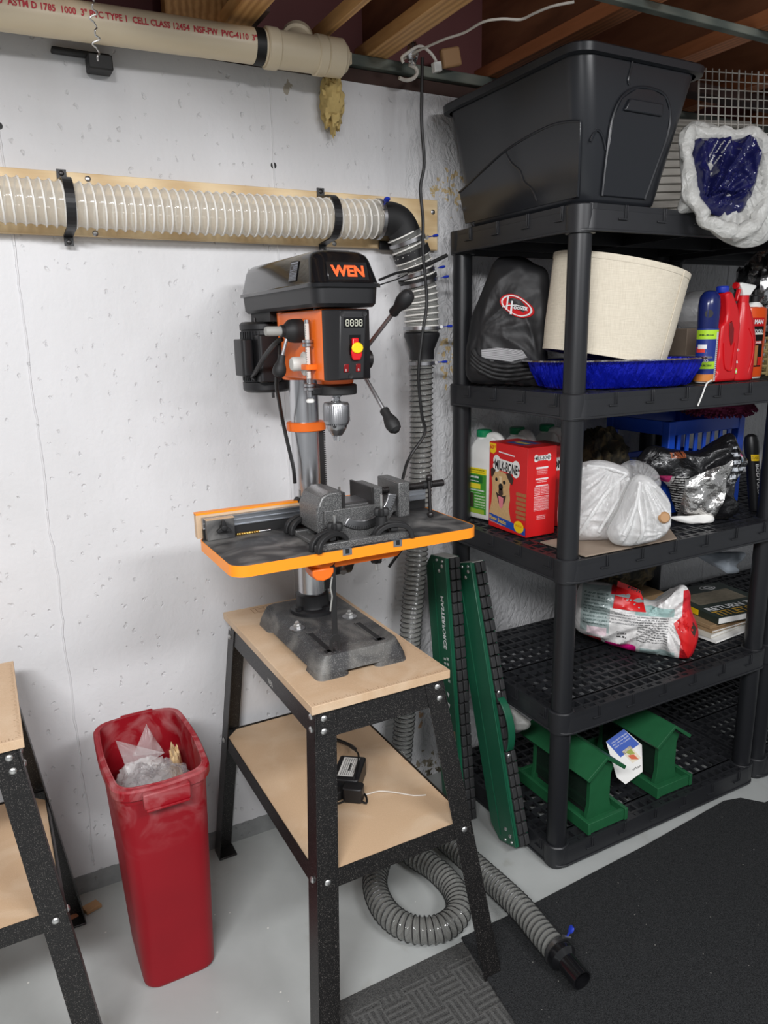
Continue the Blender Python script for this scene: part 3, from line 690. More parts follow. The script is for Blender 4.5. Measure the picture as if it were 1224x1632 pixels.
stand('tool_stand', 'black metal stand with bare fibreboard top at the left edge of the photo', -.63, -.010, -.508, -.095, (-.70, .072, -.63, -.075), stamp=(-.10, -.30, .775))
BS = [c for c in bpy.data.objects['tool_stand'].children if c.name.startswith('apron')]
lettering('apron_mark', 'WEN', 'greyl', BS[0], plane((.519, -.43, .725), (0, -1, 0), (0, 0, 1)), .03, .014)

# ================================================================== DRILL PRESS
XC, YC, YS = .70, -.29, -.478
DP = thing('drill_press', 'orange and black bench drill press with steel column standing on the fibreboard stand', 'drill press', (XC, YC, .775))
def rr3(x0, x1, y0, y1, r, z, n=5): return [V((x, y, z)) for x, y in rrect(x0, x1, y0, y1, r, n)]
bx0, bx1, by0, by1 = .586, .816, -.583, -.175
base = MB().loft([rr3(bx0, bx1, by0, by1, .02, .788), rr3(bx0+.004, bx1-.004, by0+.004, by1-.004, .02, .80), rr3(bx0+.014, bx1-.014, by0+.014, by1-.014, .022, .826), rr3(bx0+.02, bx1-.02, by0+.02, by1-.02, .022, .830)])
BO = obj('base', base, 'castd', DP)
for (fx0, fx1, fy0, fy1) in ((bx0-.002, bx0+.08, by0-.002, by0+.085), (bx1-.085, bx1+.002, by0-.002, by0+.085), (bx0-.002, bx0+.075, by1-.085, by1+.002), (bx1-.075, bx1+.002, by1-.085, by1+.002)):
    obj('base_foot', MB().loft([rr3(fx0, fx1, fy0, fy1, .018, .775), rr3(fx0+.004, fx1-.004, fy0+.004, fy1-.004, .018, .792)]), 'castd', BO)
for cx in (.628, .757):    # T slots: black boxes colour in the shade of a recess, raised lips around
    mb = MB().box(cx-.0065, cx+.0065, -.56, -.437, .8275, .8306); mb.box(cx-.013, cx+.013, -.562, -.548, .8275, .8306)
    obj('slot_shade', mb, 'blackm', BO)
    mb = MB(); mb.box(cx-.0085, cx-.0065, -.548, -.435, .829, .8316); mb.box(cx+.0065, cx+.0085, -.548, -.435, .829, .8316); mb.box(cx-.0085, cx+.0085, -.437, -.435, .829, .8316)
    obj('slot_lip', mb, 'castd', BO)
obj('machined_disc', MB().lathe([(.052, .829), (.052, .8309), (.050, .8312)], (.693, -.495, 0), n=40), 'castd', BO)
for (px, py) in ((474, 1000), (557, 982)):
    p = AZ(px, py, .832); obj('washer', MB().lathe([(.019, 0), (.019, .002)], (p.x, p.y, .830), n=24), 'steel', BO)
    obj('hex_nut', MB().lathe([(.010, 0), (.010, .008), (.006, .008), (.006, .014), (.004, .016)], (p.x, p.y, .832), n=6), 'zinc', BO, smooth=0)
fl = obj('column_flange', MB().lathe([(.060, .829), (.060, .839), (.056, .842), (.045, .844), (.043, .850), (.043, .878), (.040, .881)], (XC, YC, 0), n=40), 'black', DP)
for a in (200, 290, 340, 60): obj('bolt', MB().lathe([(.009, .841), (.009, .850)], (XC+.0505*math.cos(math.radians(a)), YC+.0505*math.sin(math.radians(a)), 0), n=6), 'black', fl, smooth=0)
obj('column', MB().cyl((XC, YC, .83), (XC, YC, 1.57), .0355, n=56), 'chrome', DP)
mb = MB().box(XC+.030, XC+.041, YC-.018, YC+.004, .885, 1.30)
for i in range(80): mb.box(XC+.041, XC+.0455, YC-.018, YC+.004, .887+i*.0052, .890+i*.0052)
obj('rack', mb, 'dkmetal', DP)
obj('collar_ring', MB().lathe([(.043, 1.302), (.0455, 1.304), (.0455, 1.322), (.043, 1.324)], (XC+.003, YC, 0), n=40, sx=1.08), 'orange', DP)
# table bracket and crank under the wooden table
mb = MB().lathe([(.05, .985), (.05, 1.035)], (XC, YC, 0), n=32); mb.box(XC-.035, XC+.035, YC-.14, YC-.03, 1.0, 1.036)
br = obj('table_bracket', mb, 'black', DP, bevel=.003)
obj('cast_table', MB().loft([rr3(.592, .808, -.575, -.36, .02, 1.034), rr3(.584, .816, -.583, -.352, .02, 1.048), rr3(.584, .816, -.583, -.352, .02, 1.056)]), 'orange', DP)
F = plane((.585, -.583, 1.036), (1, 0, 0), (0, 0, 1))
obj('bracket_tab', MB().prism([(0, 0), (.05, 0), (.05, -.012), (.042, -.024), (.024, -.029), (.008, -.024), (0, -.012)], F, -.004, -.05), 'orange', DP, bevel=.003)
ck = obj('crank_housing', MB().lathe([(.02, 0), (.034, .004), (.036, .012), (.036, .05), (.028, .056), (.02, .062), (.012, .064)], (.735, -.33, .965), (1, 0, 0), 28), 'black', DP)
obj('crank_knob', MB().lathe([(.008, 0), (.009, .02), (.013, .03), (.013, .045), (.008, .05)], (.79, -.345, .972), (1, -.2, 0), 14), 'black', ck)
obj('lock_handle', MB().tube([(.76, -.37, .97), (.745, -.385, .965), (.74, -.40, .955)], [.007, .006, .009], 10), 'zinc', ck)
# head
hd = MB()
hd.loft([rr3(.645, .755, -.545, -.30, .012, 1.436), rr3(.645, .755, -.545, -.28, .012, 1.584)])
HD = obj('head_casting', hd, 'orange', DP, bevel=.003)
obj('column_clamp', MB().lathe([(.048, 1.428), (.053, 1.436), (.056, 1.584)], (XC, YC, 0), n=36), 'orange', DP)
obj('quill_guard', MB().lathe([(.040, 1.426), (.042, 1.438)], (XC, YS, 0), n=32), 'orange', DP)
obj('stop_collar', MB().lathe([(.046, 1.402), (.0475, 1.404), (.0475, 1.422), (.045, 1.424), (.03, 1.427)], (XC, YS, 0), n=40), 'blackm', DP)
obj('stop_arm', MB().box(.636, .69, YS-.02, YS+.012, 1.403, 1.421), 'blackm', DP, bevel=.004)
obj('spindle', MB().lathe([(.012, 1.38), (.012, 1.386), (.009, 1.388), (.009, 1.395), (.0125, 1.397), (.0125, 1.405)], (XC, YS, 0), n=24), 'chrome', DP)
ch = [(.006, 1.302), (.006, 1.309), (.012, 1.310), (.020, 1.322), (.0225, 1.327), (.0225, 1.337), (.0275, 1.338), (.0275, 1.3405), (.029, 1.341), (.029, 1.380), (.0265, 1.384), (.015, 1.385)]
CH = obj('chuck', MB().lathe(ch, (XC, YS, 0), n=48), 'steel', DP)
mb = MB()
for k in range(40): a = 2*PI*k/40; mb.obox((XC+.029*math.cos(a), YS+.029*math.sin(a), 1.361), V((-math.sin(a), math.cos(a), 0))*.0012, V((math.cos(a), math.sin(a), 0))*.0009, (0, 0, .0175))
for k in range(36): a = 2*PI*k/36; mb.obox((XC+.0235*math.cos(a), YS+.0235*math.sin(a), 1.3365), V((-math.sin(a), math.cos(a), 0))*.001, V((math.cos(a), math.sin(a), 0))*.003, (0, 0, .0025))
obj('knurling', mb, 'steel', CH, smooth=0)
for k in range(3):
    a = 2*PI*k/3+.6; obj('jaw', MB().cyl((XC+.005*math.cos(a), YS+.005*math.sin(a), 1.298), (XC+.008*math.cos(a), YS+.008*math.sin(a), 1.315), .0035, n=8), 'chrome', CH)
for a in (-2.2, -.9): obj('key_hole', MB().lathe([(.004, 0), (.004, .001)], (XC+.0225*math.cos(a), YS+.0225*math.sin(a), 1.332), (math.cos(a), math.sin(a), 0), 12), 'blackm', CH)
# belt cover
cx0, cx1, cy0, cy1 = .620, .772, -.57, -.088
def ring(i, z, r=.03, fi=None): return rr3(cx0+i, cx1-i, cy0+(fi if fi is not None else i), cy1-i, r, z, 6)
obj('cover_pan', MB().loft([ring(.008, 1.587, .026), ring(.002, 1.594, .03), ring(0, 1.626, .03)]), 'black', DP)
up = obj('belt_cover', MB().loft([ring(-.007, 1.626, .034), ring(-.007, 1.633, .034), ring(-.002, 1.636, .032), ring(.008, 1.682, .03, .018), ring(.013, 1.692, .028, .026), ring(.022, 1.699, .026, .036), ring(.032, 1.701, .02, .05)]), 'blackg', DP)
obj('cover_pad', MB().loft([rr3(.665, .74, -.51, -.42, .012, 1.700), rr3(.67, .735, -.505, -.425, .012, 1.704)]), 'blackm', up)
nF = plane((.658, -.5692, 1.6455), (1, 0, 0), (0, .32, 1))
obj('logo_panel', MB().prism([(-.008, -.006), (.085, -.006), (.085, .032), (-.008, .032)], nF, -.003, .0006), 'blackg', up, bevel=.001)
lettering('brand_lettering', 'WEN', 'orangeink', up, nF, .075, .024, d0=.0012, bold=.045)
sF = plane((.6188, -.43, 1.643), (0, -1, 0), (.217, 0, 1))
mb = MB(); mb.grid(lambda u, v: sF(u*.045, v*.043, .0012), 1, 1)
M['stick'] = printed('spec_sticker', S(36, 37, 40), [(.06, .94, .86, .93, S(150, 155, 165)), (.06, .45, .52, .8, S(120, 126, 138)), (.5, .94, .52, .8, S(120, 126, 138)), (.1, .4, .56, .76, S(30, 30, 34)), (.55, .9, .56, .76, S(40, 40, 46), 9), (.06, .94, .06, .46, S(140, 146, 158), 14)])
obj('spec_sticker', mb, 'stick', up, smooth=0)
for x in (.65, .70): obj('cover_bolt', MB().cyl((x, -.5, 1.58), (x, -.5, 1.589), .005, n=10), 'dkmetal', DP)
# switch box on the front of the head
a0, a1 = AY(514, 498, -.53).x, AY(517, 603, -.53).x
f0, f1 = .668, .7285; zt_, zb_ = 1.580, 1.438
sb = MB().loft([[V((.646, -.535, 1.582)), V((.752, -.535, 1.582)), V((.752, -.535, 1.437)), V((.646, -.535, 1.437))],
                [V((.648, -.553, 1.582)), V((.750, -.553, 1.582)), V((.750, -.553, 1.437)), V((.648, -.553, 1.437))],
                [V((f0+.001, -.574, zt_)), V((f1+.004, -.574, zt_)), V((f1-.006, -.574, zb_)), V((f0-.006, -.574, zb_))],
                [V((f0+.003, -.578, zt_-.002)), V((f1+.002, -.578, zt_-.002)), V((f1-.008, -.578, zb_+.002)), V((f0-.004, -.578, zb_+.002))]])
SB = obj('switch_box', sb, 'black', DP, bevel=.002)
pF = plane((f0, -.578, 1.438), (1, 0, 0), (0, 0, 1))
obj('display_window', MB().prism([(.010, .106), (.056, .106), (.056, .127), (.010, .127)], pF, -.001, .0008), 'lcd', SB)
def seg7(a, b, w, h, F, d):
    mb = MB(); e = w*.17
    for q in ((e, 0, w-e, e), (e, h/2-e/2, w-e, h/2+e/2), (e, h-e, w-e, h), (0, e, e, h/2-e/2), (w-e, e, w, h/2-e/2), (0, h/2+e/2, e, h-e), (w-e, h/2+e/2, w, h-e)):
        mb.add([F(a+q[0], b+q[1], d), F(a+q[2], b+q[1], d), F(a+q[2], b+q[3], d), F(a+q[0], b+q[3], d)], [(0, 1, 2, 3)])
    return mb
for i in range(4): obj('display_digit', seg7(.0135+i*.0102, .1095, .0078, .0135, pF, .0014), 'seg', SB, smooth=0)
for (a, b) in ((.006, .134), (.058, .134), (.022, .008)): obj('panel_screw', MB().lathe([(.0055, 0), (.0055, .0012), (.003, .0006)], pF(a, b, .0), (0, -1, 0), 14), 'blackm', SB)
obj('switch_plate', MB().prism([(.020, .052), (.046, .052), (.048, .092), (.022, .092)], pF, -.001, .001), 'lcd', SB)
sw = obj('paddle_switch', MB().prism([(.027, .040), (.042, .040), (.047, .050), (.048, .062), (.040, .066), (.040, .086), (.025, .086), (.025, .066), (.022, .058), (.024, .046)], pF, .001, .008), 'red', SB, bevel=.0025)
P8 = [(.035+.0135*math.cos(math.radians(a)), .0655+.0115*math.sin(math.radians(a))) for a in range(0, 360, 30)]
P8 = [(a, b) for a, b in P8]
obj('yellow_latch', MB().prism(P8, pF, .007, .0115), 'yellow', sw, bevel=.002)
for a in (.006, .034): 
    r_ = obj('rocker_switch', MB().prism([(a, .016), (a+.011, .016), (a+.012, .033), (a+.001, .033)], pF, -.001, .002), 'reddark', SB, bevel=.001)
    lettering('rocker_mark', 'I' if a < .02 else 'O', 'whiteink', r_, plane(pF(a+.004, .018, .002), (1, 0, 0), (0, 0, 1)), .003 if a > .02 else .001, .005)
# motor
mt = obj('motor', MB().lathe([(.050, 1.392), (.058, 1.396), (.061, 1.40), (.061, 1.418), (.058, 1.42), (.058, 1.545), (.061, 1.548), (.061, 1.560), (.055, 1.566), (.02, 1.567)], (.655, -.155, 0), n=40), 'black', DP)
mb = MB()
for k in range(44):
    a = 2*PI*k/44
    for z0, z1 in ((1.515, 1.543), (1.422, 1.455)): mb.obox((.655+.0585*math.cos(a), -.155+.0585*math.sin(a), (z0+z1)/2), V((-math.sin(a), math.cos(a), 0))*.0018, V((math.cos(a), math.sin(a), 0))*.0022, (0, 0, (z1-z0)/2))
obj('cooling_fins', mb, 'black', mt)
obj('capacitor_box', MB().loft([rr3(.578, .61, -.205, -.135, .01, 1.435), rr3(.578, .61, -.205, -.135, .01, 1.525)]), 'black', mt, bevel=.003)
obj('junction_box', MB().loft([rr3(.612, .665, -.235, -.19, .008, 1.42), rr3(.612, .665, -.235, -.19, .008, 1.535)]), 'black', mt, bevel=.003)
for (x, y) in ((.62, -.19), (.66, -.21)): obj('motor_bolt', MB().cyl((x, y, 1.56), (x, y, 1.575), .004, n=8), 'dkmetal', mt)
obj('motor_bolt', MB().cyl((.65, -.21, 1.38), (.65, -.21, 1.395), .004, n=8), 'dkmetal', mt)
obj('motor_mount', MB().box(.635, .70, -.26, -.12, 1.565, 1.588), 'blackm', DP)
# belt tension sleeve, lever, knob
sl = obj('tension_sleeve', MB().lathe([(.026, 0), (.026, .018), (.024, .03), (.013, .042), (.013, .05)], (.646, -.425, 1.541), (-1, -.05, 0), 28), 'blackm', DP)
obj('sleeve_rod', MB().lathe([(.0105, 0), (.0105, .032), (.009, .037), (.005, .039)], (.598, -.427, 1.541), (-1, -.05, 0), 20), 'grey', sl)
A, B_ = AX(440, 538, .615), AX(453, 541, .60)
kb = AX(444, 592, .585)
obj('tension_lever', MB().tube([AX(458, 537, .612), AX(449, 572, .598)], [.0042, .0042], 10), 'steel', DP)
obj('tension_lever', MB().tube([AX(446, 545, .612), AX(446, 575, .597)], [.0042, .0042], 10), 'dkmetal', DP)
d_ = (AX(444, 592, .590)-AX(449, 565, .598)).normalized()
obj('lever_knob', MB().lathe([(.0075, -.006), (.0085, .004), (.009, .010), (.0115, .014), (.0145, .022), (.0155, .030), (.0135, .038), (.008, .043)], AX(449, 570, .597), d_, 20), 'blackm', DP)
# depth stop rod with scale
dr = obj('depth_rod', MB().cyl((.634, -.488, 1.400), (.634, -.488, 1.563), .0062, n=14), 'steel', DP)
obj('depth_scale', MB().box(.6265, .634, -.496, -.491, 1.44, 1.555), 'greyl', dr)
mb = MB()
for i in range(22): mb.box(.6262, .6275, -.4965, -.4955+.002, 1.445+i*.005, 1.4458+i*.005)
obj('scale_marks', mb, 'blackink', dr, smooth=0)
for z in (1.507, 1.515, 1.414, 1.422): obj('stop_nut', MB().lathe([(.0115, 0), (.0125, .001), (.0125, .006), (.0115, .007)], (.634, -.488, z), n=18), 'steel', dr)
obj('rod_end', MB().lathe([(.008, 0), (.009, .002), (.009, .006), (.006, .008)], (.634, -.488, 1.388), n=12), 'white', dr)
obj('stop_lug', MB().loft([rr3(.622, .66, -.505, -.468, .006, 1.458), rr3(.622, .66, -.505, -.468, .006, 1.47)]), 'orange', DP, bevel=.002)
hb = obj('feed_dial', MB().lathe([(.026, 0), (.026, .005), (.024, .006)], (.645, -.446, 1.470), (-1, 0, 0), 32), 'greyl', DP)
obj('feed_hub', MB().lathe([(.0145, 0), (.0155, .004), (.0155, .026), (.013, .030)], (.640, -.446, 1.470), (-1, 0, 0), 24), 'greyl', hb)
# feed handles on the right
HB = obj('handle_hub', MB().lathe([(.014, 0), (.014, .03), (.022, .032), (.022, .05), (.016, .054)], (.753, -.445, 1.475), (1, 0, 0), 24), 'dkmetal', DP)
for (p, q, k0) in (((645, 484), (628, 497), (583, 556)), ((625, 676), (613, 655), (577, 593))):
    X = .82; c = AX(*k0, .795); e = AX(*p, X); s_ = AX(*q, X); d = (e-c).normalized()
    h = obj('feed_handle', MB().cyl(c-d*.01, s_, .0048, n=14), 'rodsteel', DP)
    L = (e-s_).length
    obj('handle_knob', MB().lathe([(.0105, 0), (.0115, .003), (.0105, L*.35), (.0165, L*.75), (.0175, L*1.0), (.0145, L*1.3), (.007, L*1.45)], s_-d*.004, d, 22), 'blackm', h)
# motor cord
cb = [AX(450, 540, .61), AX(438, 548, .60), AX(422, 568, .60), AX(408, 592, .60), AX(402, 600, .605), AX(408, 604, .61)]
obj('motor_cord', MB().tube(catmull(cb, .008), .0058, 8), 'cable', DP)
cb = [AX(441, 600, .595), AX(441, 618, .60), AX(445, 640, .62), AX(450, 668, .64), AX(457, 700, .645), AX(464, 730, .648), AX(468, 748, .65), AX(470, 770, .652)]
obj('supply_cord', MB().tube(catmull(cb, .01), .0046, 8), 'cable', DP)

# ================================================================== DRILL TABLE AND FENCE
ZT = 1.08
DT = thing('drill_table', 'black laminate drill table with bright orange edge on the drill press', 'table', (.70, -.48, 1.056))
tx0, tx1, ty0, ty1 = .401, 1.006, -.607, -.335
obj('table_panel', MB().loft([rr3(tx0+.002, tx1-.002, ty0+.002, ty1, .033, 1.0575, 8), rr3(tx0+.002, tx1-.002, ty0+.002, ty1, .033, ZT, 8)]), 'lamtop', DT)
ring_o = rrect(tx0, tx1, ty0, ty1, .035, 8); ring_i = rrect(tx0+.002, tx1-.002, ty0+.002, ty1-.002, .033, 8)
mb = MB(); n_ = len(ring_o); vs = [V((x, y, z)) for z in (1.0565, ZT+.0004) for x, y in ring_o]+[V((x, y, z)) for z in (1.0565, ZT+.0004) for x, y in ring_i]
fs = []
for j in range(n_):
    k = (j+1) % n_; fs += [(j, k, n_+k, n_+j), (2*n_+j, 3*n_+j, 3*n_+k, 2*n_+k), (n_+j, n_+k, 3*n_+k, 3*n_+j), (j, 2*n_+j, 2*n_+k, k)]
obj('edge_band', mb.add(vs, fs), 'orange2', DT)
for x in (.655, .78):
    tr = obj('track_end', MB().box(x-.011, x+.011, ty0-.0012, ty0+.01, ZT-.013, ZT+.0012), 'alu', DT)
    obj('track_slot', MB().box(x-.0045, x+.0045, ty0-.0018, ty0, ZT-.009, ZT+.0016), 'dkmetal', tr)
    obj('track', MB().box(x-.011, x+.011, ty0+.01, -.39, ZT-.010, ZT+.0006), 'dkmetal', DT)
for x in (.412, .402): pass
# metal support rails beneath, with black end caps
for (y) in (-.50,):
    obj('support_rail', MB().box(.50, .581, y-.012, y+.012, 1.036, 1.052), 'steel', DT, bevel=.001)
    obj('rail_cap', MB().box(.478, .503, y-.02, y+.02, 1.026, 1.055), 'blackm', DT, bevel=.002)
obj('support_rail', MB().box(.50, .581, -.405, -.385, 1.038, 1.054), 'steel', DT, bevel=.001)
kb_ = obj('under_bar', MB().tube(catmull([(.83, -.5, 1.044), (.86, -.51, 1.045), (.90, -.53, 1.05), (.92, -.55, 1.056)], .01), .011, 10), 'blackm', DT)
def star_knob(parent, c, ax, r=.016, h=.016, n=6, stud=.0, nm='star_knob'):
    c, ax = V(c), V(ax).normalized(); prof = []
    u, w = frame(ax) if abs(ax.z) < .99 else (V((1, 0, 0)), V((0, 1, 0)))
    P = [(r*(1+.16*math.cos(n*t))*math.cos(t), r*(1+.16*math.cos(n*t))*math.sin(t)) for t in [2*PI*k/(n*6) for k in range(n*6)]]
    k = obj(nm, MB().loft([[c+u*a*s+w*b*s+ax*z for a, b in P] for s, z in ((.7, 0), (.95, .002), (1, .005), (1, h-.004), (.8, h))]), 'blackm', parent)
    obj('knob_neck', MB().lathe([(r*.55, -.009), (r*.6, 0)], c, ax, 16), 'blackm', k)
    if stud: obj('knob_stud', MB().lathe([(.0032, 0), (.0034, .001), (.0034, stud-.001), (.0026, stud)], c+ax*(h-.001), ax, 10), 'zinc', k)
    return k
for (px, py) in ((600, 903), (575, 905)):
    p = AY(px, py, -.52); star_knob(DT, (p.x, -.52 if px > 590 else -.45, 1.022), (0, 0, -1), .013, .014, stud=.02 if px > 590 else 0)
FE = thing('table_fence', 'aluminium drill fence with orange topped back board on the black table', 'fence', (.70, -.355, ZT))
obj('fence_board', MB().box(.398, .655, -.350, -.331, ZT+.001, ZT+.058), 'mdf', FE, bevel=.001)
obj('fence_board', MB().box(.745, 1.006, -.350, -.331, ZT+.001, ZT+.05), 'mdf', FE, bevel=.001)
obj('orange_cap', MB().box(.398, .66, -.3505, -.3305, ZT+.056, ZT+.0605), 'orange2', FE)
obj('orange_cap', MB().box(.745, .93, -.3505, -.3305, ZT+.048, ZT+.0535), 'orange2', FE)
mb = MB().box(.41, 1.004, -.362, -.35, ZT+.024, ZT+.050); mb.box(.41, 1.004, -.3645, -.36, ZT+.046, ZT+.050); mb.box(.41, 1.004, -.3645, -.36, ZT+.035, ZT+.0385); mb.box(.41, 1.004, -.3645, -.36, ZT+.024, ZT+.027)
obj('aluminium_rail', mb, 'alu', FE, bevel=.0004)
obj('fence_rail', MB().box(.41, 1.004, -.361, -.351, ZT+.0005, ZT+.023), 'blackm', FE)
st = obj('stop_block', MB().box(.413, .478, -.381, -.366, ZT+.001, ZT+.049), 'lamtop', FE, bevel=.0008)
obj('block_edge', MB().box(.4125, .4785, -.3815, -.3655, ZT+.048, ZT+.0495), 'mdf', st)
F = plane((.449, -.381, ZT+.030), (1, 0, 0), (0, 0, 1)); mb = MB()
for k in range(3):
    a = math.radians(90+120*k); d = (math.cos(a), math.sin(a)); q = (-d[1]*.0045, d[0]*.0045)
    mb.prism([(q[0]*1.3, q[1]*1.3), (d[0]*.016+q[0]*.8, d[1]*.016+q[1]*.8), (d[0]*.0185, d[1]*.0185), (d[0]*.016-q[0]*.8, d[1]*.016-q[1]*.8), (-q[0]*1.3, -q[1]*1.3)], F, .006, .015)
mb.lathe([(.007, 0), (.007, .017), (.004, .018)], F(0, 0, 0), (0, -1, 0), 14)
obj('star_knob', mb, 'blackm', st, bevel=.0012)
star_knob(FE, AY(478, 800, -.34)+V((0, 0, 0)), (0, 0, 1), .014, .012, 6, .02); star_knob(FE, AY(541, 795, -.34), (0, 0, 1), .014, .012, 6, .02)
# drill bit lying in front of the fence
p, q = AZ(376, 852, ZT+.003), AZ(431, 844, ZT+.003)
DB = thing('drill_bit', 'gold coloured twist drill bit lying on the black table by the fence', 'drill bit', tuple(p)); d = (q-p)
mb = MB(); rings = []; u, w = frame(d)
for i in range(41):
    tt = i/40*.68; a = i*.75; rad = .0032 if i > 2 else .0012*i+.0004
    rings.append([p+d*tt+u*(rad*math.cos(2*PI*k/12+a)*(1 if k % 6 else .45))+w*(rad*math.sin(2*PI*k/12+a)*(1 if k % 6 else .45)) for k in range(12)])
obj('flute', mb.loft(rings), 'gold', DB); obj('shank', MB().cyl(p+d*.66, q, .0032, n=12), 'steel', DB)
# wrench hanging below the table
WR = thing('open_end_wrench', 'flat black open end wrench hanging in front of the drill press column', 'wrench', (.628, -.575, .845))
F = plane((.6325, -.574, .85), (1, 0, -.0), (.0, 0, 1))
obj('handle', MB().prism([(-.0065, .02), (.0065, .02), (.0065, .185), (.004, .192), (-.004, .192), (-.0065, .185)], F, 0, .004), 'blackm', WR, bevel=.0008)
obj('jaw', MB().prism([(-.0065, .028), (-.014, .018), (-.015, -.006), (-.007, -.014), (-.006, .008), (0, .012), (.006, .008), (.006, -.012), (.013, -.004), (.0125, .018), (.0065, .028)], F, 0, .0045), 'blackm', WR, bevel=.0008)
obj('hanger', MB().tube(catmull([F(0, .188, .004), F(.004, .196, .006), F(.001, .204, .004), F(-.005, .196, .002), F(0, .186, -.002)], .004), .002, 6), 'cable', WR)
obj('holder_strap', MB().tube(catmull([F(-.003, .165, .006), F(-.008, .14, .006), F(-.005, .12, .006), F(-.008, .10, .005), F(-.009, .085, .003)], .006), .0018, 6), 'grey', WR)

# ================================================================== VISE
VI = thing('drill_vise', 'hammered grey tilting drill press vise with long black screw on the table', 'vise', (.70, -.53, ZT))
Fv = lambda a, b, d=0: V((a, -.53-d, b))      # a = x, b = z, d = towards camera
VO = V((0, 0, 0))
def slab(poly, y0, y1, nm, m='vise', par=VI, bev=.002): return obj(nm, MB().prism(poly, lambda a, b, d: V((a, d, b))+VO, y0, y1), m, par, bevel=bev)
# base plate with slots
slab([(.585, ZT+.0005), (.82, ZT+.0005), (.82, ZT+.016), (.585, ZT+.016)], -.598, -.583, 'base_bar'); slab([(.60, ZT+.0005), (.80, ZT+.0005), (.80, ZT+.014), (.60, ZT+.014)], -.452, -.438, 'base_bar')
slab([(.60, ZT+.0005), (.625, ZT+.0005), (.625, ZT+.010), (.60, ZT+.010)], -.585, -.45, 'base_bar'); slab([(.76, ZT+.0005), (.79, ZT+.0005), (.79, ZT+.012), (.76, ZT+.012)], -.585, -.45, 'base_bar')
# quarter-round cradle plates with degree scale
VO = V((.022, .048, -.010)); XV = Matrix.Translation(VO)
cxv, czv, rv = .700, ZT+.112, .105
arc = [(cxv+rv*math.cos(math.radians(g)), czv+rv*math.sin(math.radians(g))) for g in range(215, 331, 5)]
for (y0, y1) in ((-.582, -.568), (-.475, -.462)):
    slab(arc+[(cxv+.085, czv-.03), (cxv-.085, czv-.03)], y0, y1, 'cradle')
arc1 = [(cxv+.01+.088*math.cos(math.radians(g)), czv+.004+.088*math.sin(math.radians(g))) for g in range(235, 351, 5)]
arc2 = [(cxv+.01+.066*math.cos(math.radians(g)), czv+.004+.066*math.sin(math.radians(g))) for g in range(350, 234, -5)]
sc_ = slab([p for p in arc1]+arc2, -.587, -.581, 'angle_scale', 'steel')
mb = MB(XV)
for g in range(238, 350, 4):
    t_ = math.radians(g); a, bq = math.cos(t_), math.sin(t_); r0, r1 = (.080, .087) if g % 20 else (.074, .087)
    mb.obox((cxv+.01+a*(r0+r1)/2, -.5875, czv+.004+bq*(r0+r1)/2), V((a, 0, bq))*(r1-r0)/2, V((-bq, 0, a))*.0005, (0, .0006, 0))
obj('scale_marks', mb, 'blackink', sc_, smooth=0)
# bed, jaws, screw
slab([(.606, ZT+.052), (.83, ZT+.052), (.83, ZT+.084), (.606, ZT+.084)], -.562, -.484, 'bed'); slab([(.612, ZT+.040), (.628, ZT+.045), (.662, ZT+.012), (.645, ZT+.0115)], -.582, -.48, 'tilt_foot', 'dkmetal'); slab([(.64, ZT+.084), (.76, ZT+.084), (.76, ZT+.088), (.64, ZT+.088)], -.558, -.49, 'bed_way', 'steel')
slab([(.60, ZT+.03), (.665, ZT+.03), (.665, ZT+.118), (.655, ZT+.122), (.632, ZT+.122), (.612, ZT+.112), (.600, ZT+.085)], -.575, -.468, 'fixed_jaw', bev=.005)
slab([(.662, ZT+.07), (.669, ZT+.07), (.669, ZT+.118), (.662, ZT+.118)], -.577, -.466, 'jaw_face', 'dkmetal', bev=.001)
mj = slab([(.742, ZT+.078), (.768, ZT+.078), (.768, ZT+.118), (.742, ZT+.118)], -.570, -.47, 'moving_jaw')
jf = slab([(.735, ZT+.074), (.742, ZT+.074), (.742, ZT+.121), (.735, ZT+.121)], -.577, -.464, 'jaw_face', 'dkmetal', bev=.001)
slab([(.808, ZT+.04), (.838, ZT+.04), (.838, ZT+.124), (.808, ZT+.124)], -.575, -.468, 'end_block', bev=.003)
rings = []
mb = MB()
rings = []
for i in range(130): rings.append((.0072 if i % 2 else .0088, i*.00155))
obj('screw', MB(XV).lathe(rings, (.765, -.522, ZT+.098), (1, 0, 0), 20), 'dkmetal', VI)
obj('screw_head', MB(XV).lathe([(.009, 0), (.011, .002), (.011, .022), (.009, .024)], (.905, -.522, ZT+.098), (1, 0, 0), 20), 'blackm', VI)
hx = .917; tb = obj('tommy_bar', MB(XV).cyl((hx, -.533, ZT+.117), (hx-.004, -.545, ZT+.030), .0042, n=12), 'dkmetal', VI)
obj('bar_ball', MB(XV).sphere((hx, -.533, ZT+.117), .0085), 'dkmetal', tb); obj('bar_ball', MB(XV).sphere((hx-.004, -.545, ZT+.028), .0085), 'dkmetal', tb)
